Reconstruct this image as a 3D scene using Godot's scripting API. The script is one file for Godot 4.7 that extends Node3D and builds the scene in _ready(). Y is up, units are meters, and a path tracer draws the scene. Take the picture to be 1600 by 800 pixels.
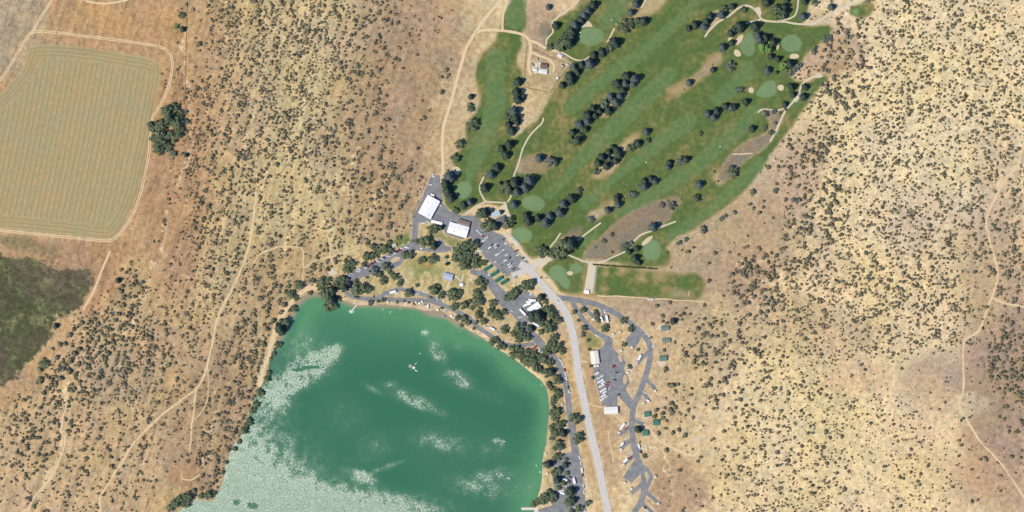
extends Node3D
# A lake with a park, golf course and campground in dry scrubland, seen straight down. One unit is one metre; the photograph's pixel (px, py) is the place (px - 800, py - 400) on the ground.

const LW := 2048            # the land's colour map: one texel per metre
const LH := 1024
const CELL := 4.0           # terrain grid
const TNX := 513
const TNZ := 257
const K := 1.5              # what sun and sky together give a level surface of albedo one

var rng := RandomNumberGenerator.new()
var taken := {}
var hts := PackedFloat32Array()
var land_mat: StandardMaterial3D
var mats := {}
var keepout: Image
var protos := {}

# ------------------------------------------------------------------ small helpers
func numbered(n: String) -> String:
	var c: int = taken.get(n, 0)
	taken[n] = c + 1
	return n if c == 0 else "%s_%03d" % [n, c]

func tag(o: Node, label := "", category := "", group := "", kind := "") -> Node:
	if label: o.set_meta("label", label)
	if label.replace("-", " ").split(" ").size() > 16: print(label)
	if category: o.set_meta("category", category)
	if group: o.set_meta("group", group)
	if kind: o.set_meta("kind", kind)
	return o

func base(called: String, at: Vector3, turn := 0.0) -> Node3D:
	var o := Node3D.new()
	o.name = numbered(called)
	add_child(o)
	o.position = at
	o.rotation.y = turn
	return o

func part(called: String, mesh: Mesh, mat: Material, parent: Node = null) -> MeshInstance3D:
	var o := MeshInstance3D.new()
	o.mesh = mesh
	o.material_override = mat
	if parent == null:
		o.name = numbered(called)
		add_child(o)
	else:
		var n := called
		var k := 0
		while parent.has_node(NodePath(n)):
			k += 1
			n = "%s_%03d" % [called, k]
		o.name = n
		parent.add_child(o)
	return o

func pts(s: String) -> PackedVector2Array:
	var out := PackedVector2Array()
	for t in s.split(" ", false):
		var c := t.split(",")
		out.append(Vector2(c[0].to_float() - 800.0, c[1].to_float() - 400.0))
	return out

func lin(r: float, g: float, b: float) -> Color:          # a sunlit colour of the photograph, 0 to 255, as linear albedo
	var c := Color(r / 255.0, g / 255.0, b / 255.0).srgb_to_linear()
	return Color(c.r / K, c.g / K, c.b / K * 0.94)

func alb(r: float, g: float, b: float) -> Color:          # the same as an sRGB albedo
	return lin(r, g, b).linear_to_srgb()

func smooth_line(p: PackedVector2Array, closed: bool, step: float) -> PackedVector2Array:
	var out := PackedVector2Array()
	var n := p.size()
	var last := n if closed else n - 1
	for i in last:
		var a := p[(i - 1 + n) % n] if closed or i > 0 else p[0] * 2.0 - p[1]
		var b := p[i]
		var c := p[(i + 1) % n]
		var d := p[(i + 2) % n] if closed or i + 2 < n else c * 2.0 - b
		var k := maxi(1, int(b.distance_to(c) / step))
		for j in k:
			out.append(b.cubic_interpolate(c, a, d, float(j) / k))
	if not closed:
		out.append(p[n - 1])
	return out

func blob(cx: float, cy: float, rx: float, ry: float, deg := 0.0, wob := 0.06) -> PackedVector2Array:
	var out := PackedVector2Array()
	var ph := rng.randf() * TAU
	var n := 36
	for i in n:
		var a := TAU * i / n
		var k := 1.0 + wob * (sin(2.0 * a + ph) + 0.6 * sin(3.0 * a - ph * 1.7) + 0.4 * sin(5.0 * a + ph * 2.3))
		var v := Vector2(cos(a) * rx, sin(a) * ry) * k
		out.append(v.rotated(deg_to_rad(deg)) + Vector2(cx - 800.0, cy - 400.0))
	return out

# ------------------------------------------------------------------ terrain height
func hgt(x: float, z: float) -> float:
	var fx := clampf((x + 1024.0) / CELL, 0.0, TNX - 1.001)
	var fz := clampf((z + 512.0) / CELL, 0.0, TNZ - 1.001)
	var i := int(fx)
	var j := int(fz)
	fx -= i
	fz -= j
	var k := j * TNX + i
	return lerpf(lerpf(hts[k], hts[k + 1], fx), lerpf(hts[k + TNX], hts[k + TNX + 1], fx), fz)

func on(px: float, py: float, up := 0.0) -> Vector3:
	var x := px - 800.0
	var z := py - 400.0
	return Vector3(x, hgt(x, z) + up, z)

# ------------------------------------------------------------------ masks on the land's map
func mask() -> Image:
	return Image.create(LW, LH, false, Image.FORMAT_L8)

func fill(im: Image, poly: PackedVector2Array, v := 1.0) -> void:
	var lo := 1e9
	var hi := -1e9
	for p in poly:
		lo = minf(lo, p.y)
		hi = maxf(hi, p.y)
	var n := poly.size()
	var col := Color(v, v, v)
	for j in range(maxi(0, int(lo + 512.0)), mini(LH, int(hi + 513.0))):
		var y := j - 511.5
		var xs := []
		for i in n:
			var a := poly[i]
			var b := poly[(i + 1) % n]
			if (a.y <= y) != (b.y <= y):
				xs.append(a.x + (y - a.y) / (b.y - a.y) * (b.x - a.x))
		xs.sort()
		for i in range(0, xs.size() - 1, 2):
			var x0 := int(round(xs[i] + 1024.0))
			var x1 := int(round(xs[i + 1] + 1024.0))
			if x1 > x0:
				im.fill_rect(Rect2i(x0, j, x1 - x0, 1), col)

func strip(p: PackedVector2Array, w: float) -> PackedVector2Array:
	var l := PackedVector2Array()
	var r := PackedVector2Array()
	for i in p.size():
		var t := (p[mini(i + 1, p.size() - 1)] - p[maxi(i - 1, 0)]).normalized()
		var s := Vector2(-t.y, t.x) * w * 0.5
		l.append(p[i] + s)
		r.append(p[i] - s)
	r.reverse()
	l.append_array(r)
	return l

func fill_line(im: Image, p: PackedVector2Array, w: float, v := 1.0) -> void:
	for i in p.size() - 1:
		fill(im, strip(PackedVector2Array([p[i], p[i + 1]]), w), v)

func blurred(im: Image, n: int) -> Image:
	var c: Image = im.duplicate()
	for i in n:
		c.shrink_x2()
	c.resize(LW, LH, Image.INTERPOLATE_CUBIC)
	return c

func noise_bytes(sd: int, freq: float, oct := 4, kind := FastNoiseLite.TYPE_SIMPLEX_SMOOTH, w := LW, h := LH, seamless := false) -> PackedByteArray:
	var f := FastNoiseLite.new()
	f.seed = sd
	f.frequency = freq
	f.noise_type = kind
	f.fractal_octaves = oct
	if oct <= 1: f.fractal_type = FastNoiseLite.FRACTAL_NONE
	var im := f.get_seamless_image(w, h) if seamless else f.get_image(w, h)
	im.convert(Image.FORMAT_L8)
	return im.get_data()

# ------------------------------------------------------------------ meshes
class Builder:
	var v := PackedVector3Array()
	var n := PackedVector3Array()
	var c := PackedColorArray()
	var uv := PackedVector2Array()
	func tri(a: Vector3, b: Vector3, d: Vector3, col := Color.WHITE) -> void:      # clockwise seen from the front
		var m := (d - a).cross(b - a).normalized()
		v.append(a); v.append(b); v.append(d)
		n.append(m); n.append(m); n.append(m)
		c.append(col); c.append(col); c.append(col)
	func quad(a: Vector3, b: Vector3, d: Vector3, e: Vector3, col := Color.WHITE) -> void:
		tri(a, b, d, col)
		tri(a, d, e, col)
	func box(at: Vector3, s: Vector3, col := Color.WHITE, turn := 0.0, taper := Vector2.ONE) -> void:
		var h := s * 0.5
		var p := []
		for y in [-1, 1]:
			for q in [[-1, -1], [1, -1], [1, 1], [-1, 1]]:
				var k: Vector2 = taper if y > 0 else Vector2.ONE
				p.append(at + Vector3(q[0] * h.x * k.x, y * h.y, q[1] * h.z * k.y).rotated(Vector3.UP, turn))
		quad(p[4], p[5], p[6], p[7], col)
		quad(p[3], p[2], p[1], p[0], col)
		for i in 4:
			var j := (i + 1) % 4
			quad(p[i], p[j], p[j + 4], p[i + 4], col)
	func prism(poly: PackedVector2Array, y0: float, y1: float, col := Color.WHITE) -> void:   # a level outline (x, z) pulled up
		var ids := Geometry2D.triangulate_polygon(poly)
		for i in range(0, ids.size(), 3):
			var a := poly[ids[i]]
			var b := poly[ids[i + 1]]
			var d := poly[ids[i + 2]]
			if (b - a).cross(d - a) < 0.0:
				var t := b
				b = d
				d = t
			tri(Vector3(a.x, y1, a.y), Vector3(b.x, y1, b.y), Vector3(d.x, y1, d.y), col)
			tri(Vector3(a.x, y0, a.y), Vector3(d.x, y0, d.y), Vector3(b.x, y0, b.y), col)
		var cw := Geometry2D.is_polygon_clockwise(poly)
		for i in poly.size():
			var a := poly[i]
			var b := poly[(i + 1) % poly.size()]
			if cw:
				var t := a
				a = b
				b = t
			quad(Vector3(a.x, y0, a.y), Vector3(b.x, y0, b.y), Vector3(b.x, y1, b.y), Vector3(a.x, y1, a.y), col)
	func profile(poly: PackedVector2Array, z0: float, z1: float, col := Color.WHITE, inset := 0.0) -> void:   # a side view (x, y) pulled across, its rim drawn in
		var mid := Vector2.ZERO
		for p in poly: mid += p / poly.size()
		var m := poly.size()
		var side := PackedVector2Array()
		for p in poly: side.append(p + (mid - p).normalized() * inset)
		var ids := Geometry2D.triangulate_polygon(side)
		for i in range(0, ids.size(), 3):
			var a := side[ids[i]]
			var b := side[ids[i + 1]]
			var d := side[ids[i + 2]]
			tri(Vector3(a.x, a.y, z0), Vector3(b.x, b.y, z0), Vector3(d.x, d.y, z0), col)
			tri(Vector3(a.x, a.y, z1), Vector3(d.x, d.y, z1), Vector3(b.x, b.y, z1), col)
		for i in m:
			var j := (i + 1) % m
			quad(Vector3(poly[i].x, poly[i].y, z0 + inset), Vector3(poly[j].x, poly[j].y, z0 + inset), Vector3(poly[j].x, poly[j].y, z1 - inset), Vector3(poly[i].x, poly[i].y, z1 - inset), col)
			if inset > 0.0:
				quad(Vector3(side[i].x, side[i].y, z0), Vector3(side[j].x, side[j].y, z0), Vector3(poly[j].x, poly[j].y, z0 + inset), Vector3(poly[i].x, poly[i].y, z0 + inset), col)
				quad(Vector3(poly[i].x, poly[i].y, z1 - inset), Vector3(poly[j].x, poly[j].y, z1 - inset), Vector3(side[j].x, side[j].y, z1), Vector3(side[i].x, side[i].y, z1), col)
	func tube(a: Vector3, b: Vector3, r0: float, r1: float, sides := 7, col := Color.WHITE) -> void:
		var d := (b - a).normalized()
		var u := d.cross(Vector3.RIGHT if absf(d.x) < 0.8 else Vector3.FORWARD).normalized()
		var w := d.cross(u)
		for i in sides:
			var p := TAU * i / sides
			var q := TAU * (i + 1) / sides
			var e := u * cos(p) + w * sin(p)
			var f := u * cos(q) + w * sin(q)
			quad(a + f * r0, a + e * r0, b + e * r1, b + f * r1, col)
			tri(b + f * r1, b + e * r1, b, col)
			tri(a + e * r0, a + f * r0, a, col)
	func mesh() -> ArrayMesh:
		var arr := []
		arr.resize(Mesh.ARRAY_MAX)
		arr[Mesh.ARRAY_VERTEX] = v
		arr[Mesh.ARRAY_NORMAL] = n
		arr[Mesh.ARRAY_COLOR] = c
		if uv.size() == v.size() and uv.size(): arr[Mesh.ARRAY_TEX_UV] = uv
		var m := ArrayMesh.new()
		m.add_surface_from_arrays(Mesh.PRIMITIVE_TRIANGLES, arr)
		return m

func land_uv(p: Vector3) -> Vector2:
	return Vector2((p.x + 1024.0) / LW, (p.z + 512.0) / LH)

# A sheet that lies on the terrain: the outline is cut along the terrain's own cells.
func sheet(poly: PackedVector2Array, up: float, flat := false) -> ArrayMesh:
	var b := Builder.new()
	var lo := poly[0]
	var hi := poly[0]
	for p in poly:
		lo = lo.min(p)
		hi = hi.max(p)
	if Geometry2D.is_polygon_clockwise(poly):
		poly = poly.duplicate()
		poly.reverse()
	var cells: Array = []
	if flat:
		cells.append(poly)
	else:
		for j in range(int(floor(lo.y / CELL)), int(ceil(hi.y / CELL))):
			var row := Geometry2D.intersect_polygons(poly, PackedVector2Array([Vector2(lo.x - 1, j * CELL), Vector2(hi.x + 1, j * CELL), Vector2(hi.x + 1, (j + 1) * CELL), Vector2(lo.x - 1, (j + 1) * CELL)]))
			for r: PackedVector2Array in row:
				var x0 := 1e9
				var x1 := -1e9
				for p in r:
					x0 = minf(x0, p.x)
					x1 = maxf(x1, p.x)
				for i in range(int(floor(x0 / CELL)), int(ceil(x1 / CELL))):
					cells.append_array(Geometry2D.intersect_polygons(r, PackedVector2Array([Vector2(i * CELL, j * CELL), Vector2((i + 1) * CELL, j * CELL), Vector2((i + 1) * CELL, (j + 1) * CELL), Vector2(i * CELL, (j + 1) * CELL)])))
	for q: PackedVector2Array in cells:
		var ids := Geometry2D.triangulate_polygon(q)
		for t in range(0, ids.size(), 3):
			var a := q[ids[t]]
			var d := q[ids[t + 1]]
			var e := q[ids[t + 2]]
			if (d - a).cross(e - a) < 0.0:
				var s := d
				d = e
				e = s
			for p: Vector2 in [a, d, e]:
				var w := Vector3(p.x, hgt(p.x, p.y) + up, p.y)
				b.v.append(w)
				b.n.append(Vector3(hgt(p.x - 3.0, p.y) - hgt(p.x + 3.0, p.y), 6.0, hgt(p.x, p.y - 3.0) - hgt(p.x, p.y + 3.0)).normalized())
				b.c.append(Color.WHITE)
				b.uv.append(land_uv(w))
	return b.mesh()

# A road or track: a strip that follows the terrain, with an uneven edge.
func ribbon(p: PackedVector2Array, w: float, up: float, rough := 0.0, rut := 0.0, worn := false) -> ArrayMesh:
	var f := FastNoiseLite.new()
	f.seed = int(p[0].x) + 3000
	f.frequency = 0.03
	var b := Builder.new()
	var strips := [[-0.5 * w, 0.5 * w]] if rut == 0.0 else [[-0.5 * w, -0.5 * w + rut], [0.5 * w - rut, 0.5 * w]]
	for s in strips:
		var prev := []
		var run := 0.0
		for i in p.size():
			if i: run += p[i].distance_to(p[i - 1])
			var t := (p[mini(i + 1, p.size() - 1)] - p[maxi(i - 1, 0)]).normalized()
			var side := Vector2(-t.y, t.x)
			var now := []
			for k in 5:
				var o := lerpf(s[0], s[1], k / 4.0)
				if worn: o = o * clampf(0.95 + 0.6 * f.get_noise_1d(run), 0.5, 1.3) + 1.5 * f.get_noise_1d(run + 5000.0)
				if k == 0 or k == 4:
					o += (rng.randf() - 0.5) * rough
				var q := p[i] + side * o
				now.append(Vector3(q.x, hgt(q.x, q.y) + up, q.y))
			if i:
				for k in 4:
					var quad := [prev[k], prev[k + 1], now[k + 1], now[k]]
					for id in [0, 2, 1, 0, 3, 2]:
						b.v.append(quad[id])
						b.n.append(Vector3.UP)
						b.c.append(Color.WHITE)
						b.uv.append(land_uv(quad[id]))
			prev = now
	return b.mesh()

# ------------------------------------------------------------------ materials
func noise_mat(key: String, a: Color, b: Color, scale: float, rough := 0.9, freq := 0.02, oct := 5, spec := 0.3, lo := 0.0, hi := 1.0) -> StandardMaterial3D:
	if mats.has(key): return mats[key]
	var f := FastNoiseLite.new()
	f.seed = key.hash() % 10000
	f.frequency = freq
	f.fractal_octaves = oct
	var g := Gradient.new()
	g.offsets = PackedFloat32Array([0.15 + lo * 0.3, 0.85 * hi])
	g.colors = PackedColorArray([a, b])
	var t := NoiseTexture2D.new()
	t.width = 512
	t.height = 512
	t.seamless = true
	t.noise = f
	t.color_ramp = g
	var m := StandardMaterial3D.new()
	m.albedo_texture = t
	m.uv1_triplanar = true
	m.uv1_world_triplanar = true
	m.uv1_scale = Vector3.ONE / scale
	m.roughness = rough
	m.metallic_specular = spec
	mats[key] = m
	return m

func plain_mat(key: String, c: Color, rough := 0.6, metal := 0.0, spec := 0.5) -> StandardMaterial3D:
	if mats.has(key): return mats[key]
	var m := StandardMaterial3D.new()
	m.albedo_color = c
	m.roughness = rough
	m.metallic = metal
	m.metallic_specular = spec
	mats[key] = m
	return m

func leaf_mat() -> StandardMaterial3D:
	if mats.has("leaf"): return mats["leaf"]
	var m := StandardMaterial3D.new()
	m.vertex_color_use_as_albedo = true
	m.roughness = 0.75
	m.metallic_specular = 0.2
	m.backlight = Color(0.12, 0.14, 0.06)
	m.backlight_enabled = true
	mats["leaf"] = m
	return m

func ordinal(i: int) -> String:
	var t := i % 100
	if t > 10 and t < 14: return "%dth" % i
	return "%d%s" % [i, ["th", "st", "nd", "rd", "th", "th", "th", "th", "th", "th"][i % 10]]

# ------------------------------------------------------------------ outlines of the setting
var P := {}

func outlines() -> void:
	P.lake = smooth_line(pts("496,458 530,468 550,474 575,476 589,476 615,477 636,480 655,484 676,490 694,496 712,505 727,514 742,521 757,530 777,545 795,556 815,570 833,585 850,600 857,618 859,640 857,665 852,700 848,724 847,745 843,771 838,792 837,830 830,900 700,960 450,960 300,900 262,850 268,806 290,790 305,778 332,780 342,764 353,734 364,708 380,680 390,664 397,648 403,628 412,610 420,596 426,572 436,540 444,518 456,492 468,474 480,463") , true, 6.0)
	P.turf = smooth_line(pts("808,-60 797,0 788,20 778,50 770,70 752,86 741,116 747,136 748,165 727,198 726,222 712,242 706,252 709,264 698,274 690,290 696,318 706,330 722,333 740,324 757,317 775,321 790,330 796,345 800,366 814,384 821,396 830,404 843,402 858,398 872,404 905,406 930,408 1025,417 1046,411 1049,396 1042,386 1060,369 1078,362 1102,346 1132,326 1162,300 1187,270 1202,246 1216,226 1236,200 1256,172 1272,150 1286,132 1297,121 1290,115 1274,122 1258,129 1250,126 1237,122 1233,116 1243,108 1252,98 1260,84 1270,76 1288,62 1300,48 1296,38 1270,42 1254,36 1262,14 1262,-60"), true, 5.0)
	P.practice_turf = smooth_line(pts("845,420 862,406 880,402 900,406 918,412 915,440 911,458 895,461 881,458 872,452 866,440 856,430"), true, 4.0)
	P.range = smooth_line(pts("932,416 980,418 1029,422 1064,425 1094,429 1101,446 1096,463 1080,470 1016,467 960,464 928,460 929,440"), true, 4.0)
	P.top_green_turf = smooth_line(pts("1326,16 1335,8 1352,3 1364,4 1366,14 1358,25 1346,28 1334,26"), true, 4.0)
	P.dirt = []
	for s in ["822,40 828,-40 905,-40 905,6 886,20 868,32 858,48 850,66 838,74 824,70 814,60 818,48", "808,98 816,72 828,60 856,72 892,97 888,108 862,146 850,168 838,188 822,200 806,213 797,210 800,184 802,160 807,142 818,134 816,112", "1040,140 1060,129 1090,112 1107,88 1127,82 1131,92 1114,112 1086,132 1064,148 1048,149", "924,278 936,258 954,244 970,224 990,208 1000,212 978,240 960,268 940,279", "938,172 958,152 976,140 986,142 972,160 952,182 938,184", "806,256 812,246 840,240 866,246 868,258 850,268 820,272 806,268", "980,32 996,16 1006,0 1020,-10 1046,-8 1030,16 1000,30", "1098,34 1110,22 1124,16 1128,26 1112,44 1100,46", "1262,20 1290,14 1302,26 1290,36 1268,36", "916,336 940,322 960,310 962,322 944,336 926,348", "868,382 884,366 906,362 904,372 888,392 872,396", "1118,284 1112,276 1124,268 1132,284 1124,292"]:
		P.dirt.append(smooth_line(pts(s), true, 4.0))
	P.rock = []
	for s in ["912,399 924,384 944,366 966,346 990,330 1018,318 1044,310 1064,311 1054,326 1042,346 1024,354 1004,366 986,382 962,396 938,405 918,405", "1122,278 1128,262 1142,242 1166,222 1198,208 1205,190 1194,180 1202,174 1222,178 1221,190 1206,218 1190,234 1166,250 1148,268 1132,284"]:
		P.rock.append(smooth_line(pts(s), true, 4.0))
	P.fairway = []
	for s in ["768,78 789,79 790,100 788,130 791,165 778,196 772,220 760,246 746,268 737,284 728,280 730,256 742,210 754,180 758,150 758,112 760,92", "848,306 868,285 900,245 935,205 985,155 1020,125 1045,105 1060,113 1042,136 1002,176 962,216 915,256 880,292 862,310", "905,326 908,311 925,300 960,270 1000,235 1035,205 1070,180 1090,188 1076,206 1042,226 1002,256 960,287 930,316 915,328", "1112,152 1148,116 1158,96 1176,98 1177,120 1152,146 1122,166", "960,330 985,315 1030,285 1075,255 1115,220 1150,190 1178,163 1190,172 1167,206 1132,236 1092,270 1042,301 1002,326 970,340", "1040,368 1060,350 1100,325 1140,290 1165,262 1185,245 1195,255 1180,280 1150,305 1110,335 1070,365 1050,380", "880,165 900,145 935,118 975,90 1015,60 1050,30 1075,5 1095,0 1072,30 1042,62 1002,96 952,131 912,166 890,181", "936,26 950,5 966,-20 986,-20 976,20 957,41 942,43", "792,2 816,-30 826,-30 818,36 808,44 790,40"]:
		P.fairway.append(smooth_line(pts(s), true, 4.0))
	P.fairway.append(blob(920, 374, 19, 5.5, -38))
	P.fairway.append(blob(1250, 152, 26, 8, -42))
	P.green = [blob(923.6, 57, 20, 15, 0, 0.03), blob(723.6, 297, 14.5, 13.5, -30, 0.05), blob(833.5, 317.5, 18, 12.5, 4, 0.03), blob(815.5, 367, 16.5, 12, 10, 0.03), blob(1019, 391, 15, 16, 0, 0.04), blob(1237, 68, 16.5, 13.5, 8, 0.03), smooth_line(pts("1168,50 1176,54 1179,68 1179,80 1172,88 1162,84 1156,72 1162,60"), true, 3.0), smooth_line(pts("1197,128 1209,126 1214,137 1211,149 1200,152 1190,152 1181,148 1187,137"), true, 3.0), smooth_line(pts("860,418 872,414 884,420 886,432 891,440 888,450 878,448 872,440 862,437 857,428"), true, 3.0), blob(900, 420, 10.5, 8, 0, 0.04), blob(1337, 18, 5.5, 5)]
	P.bunker = [blob(713, 266.5, 6.5, 6.5, 30), smooth_line(pts("918,32 926,41 916,42 907,43 911,36"), true, 2.0), blob(1155, 62, 4, 9.5, 38), blob(1152, 83, 4.5, 6.5, -35), blob(1241, 88, 7.2, 4.2), blob(1215, 73, 1.7, 5.5, 8), blob(1173.5, 141, 4.2, 4.6), blob(1220, 137, 4.8, 5), blob(890.5, 427, 5, 3.2), blob(1011, 376, 11, 3.4, -38), blob(1141, 60, 2.6, 4.5, 40)]
	P.hay = smooth_line(pts("-90,230 -40,172 0,146 16,128 31,112 39,92 46,74 70,69 130,73 200,84 240,92 250,98 252,115 246,150 240,180 236,215 226,255 216,300 201,340 187,362 167,375 100,367 0,357 -90,350"), true, 6.0)
	P.dark_field = smooth_line(pts("-90,402 0,402 30,400 60,404 90,408 120,413 148,416 149,420 147,436 140,456 126,474 112,490 96,502 80,512 72,530 64,548 48,566 30,584 0,604 -90,640"), true, 6.0)
	P.golf_hull = pts("690,-80 680,290 640,340 540,430 470,440 880,480 1100,475 1110,380 1240,240 1320,130 1310,-80")
	P.built = pts("655,262 690,262 700,325 745,310 800,345 830,395 925,400 940,440 925,462 985,485 1032,520 1062,545 1062,580 1030,690 1034,800 1034,880 830,900 850,600 700,490 500,460 530,425")
	P.lots = {
		"shed_lot": ["674,274 687,274 690,300 692,318 700,328 708,333 722,337 742,337 754,347 773,363 785,367 798,385 813,399 826,409 815,419 800,429 791,433 779,421 769,412 758,403 751,393 742,378 735,370 722,374 697,366 690,354 676,347 654,348 652,378 643,379 645,340 660,306", "grey asphalt car park between the white sheds and the golf greens"],
		"row_lot": ["541,431 560,419 590,405 620,390 640,379 645,374 653,374 655,385 668,387 684,385 684,372 692,376 696,384 706,386 704,392 690,395 668,393 650,391 641,395 633,402 628,412 615,421 605,420 592,425 570,432 553,438 550,447 540,456", "asphalt parking row beside the scrub at the top of the park"],
		"trailer_lot": ["735,420 750,423 757,420 767,432 778,445 790,456 806,453 824,455 838,465 844,471 838,482 832,498 822,507 830,514 842,524 852,536 847,548 834,534 816,512 799,490 785,482 767,454 752,433 735,428", "asphalt lot with boat trailers below the green canopies"],
		"boat_lot": ["935,548 944,538 942,528 950,524 957,530 957,543 964,551 972,557 978,566 974,578 981,588 984,598 978,607 981,617 988,628 987,642 976,630 965,618 964,634 941,634 935,610 928,586 927,575 936,572", "asphalt boat storage lot between the two white shelters"],
		"launch_lot": ["893,660 899,662 903,695 906,712 911,751 913,850 838,850 841,796 862,790 866,765 863,745 864,721 884,708 893,706", "asphalt lot at the foot of the lake's east shore"],
		"camp_pad": ["978,530 990,515 1004,523 998,536 990,546 980,539", "paved pad inside the upper campground loop"],
		"camp_double_pad": ["992,718 1000,728 1001,740 987,754 973,746 984,730", "paved double pad near the foot of the campground"]}
	P.islands = [blob(969, 560, 2.6, 6.5, -18), blob(976.5, 593, 3, 7.5), blob(1010, 742, 2.3, 6.5, -8), blob(617, 406, 9, 3.6, -22), blob(668, 456, 9, 2.6, 14), blob(770, 518, 9, 2.6, 26)]

# ------------------------------------------------------------------ the land: relief and colour
func relief() -> void:
	var am := mask()
	am.fill(Color(1, 1, 1))
	fill(am, P.golf_hull, 0.22)
	fill(am, P.turf, 0.22)
	fill(am, P.hay, 0.06)
	fill(am, P.dark_field, 0.1)
	fill(am, P.built, 0.0)
	fill(am, P.lake, 0.0)
	var amp := blurred(am, 4).get_data()
	var lk := mask()
	fill(lk, P.lake)
	var wet := blurred(lk, 3).get_data()
	var f := FastNoiseLite.new()
	f.seed = 5
	f.frequency = 1.0
	f.fractal_octaves = 3
	hts.resize(TNX * TNZ)
	for j in TNZ:
		for i in TNX:
			var x := i * CELL - 1024.0
			var z := j * CELL - 512.0
			var k := mini(LH - 1, int(z + 512.0)) * LW + mini(LW - 1, int(x + 1024.0))
			var a := amp[k] / 255.0
			var edge := clampf(minf(minf(x + 1024.0, 1024.0 - x), minf(z + 512.0, 512.0 - z)) / 60.0, 0.0, 1.0)
			var h := 5.0 * f.get_noise_2d(x / 240.0, z / 240.0) + 2.2 * f.get_noise_2d(x / 70.0 + 40.0, z / 70.0)
			if x < -90.0:      # ledges that run north-north-east
				var u := x * 0.95 + z * 0.3
				var v := -x * 0.3 + z * 0.95
				h += 1.6 * f.get_noise_2d(u / 17.0, v / 150.0 + 9.0) * clampf((-90.0 - x) / 60.0, 0.0, 1.0)
			hts[j * TNX + i] = a * edge * h - 2.4 * wet[k] / 255.0

func mix3(z: PackedFloat32Array, k: int, c: Array, w: float) -> void:
	for q in 3:
		z[k + q] = lerpf(z[k + q], c[q], w)

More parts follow.
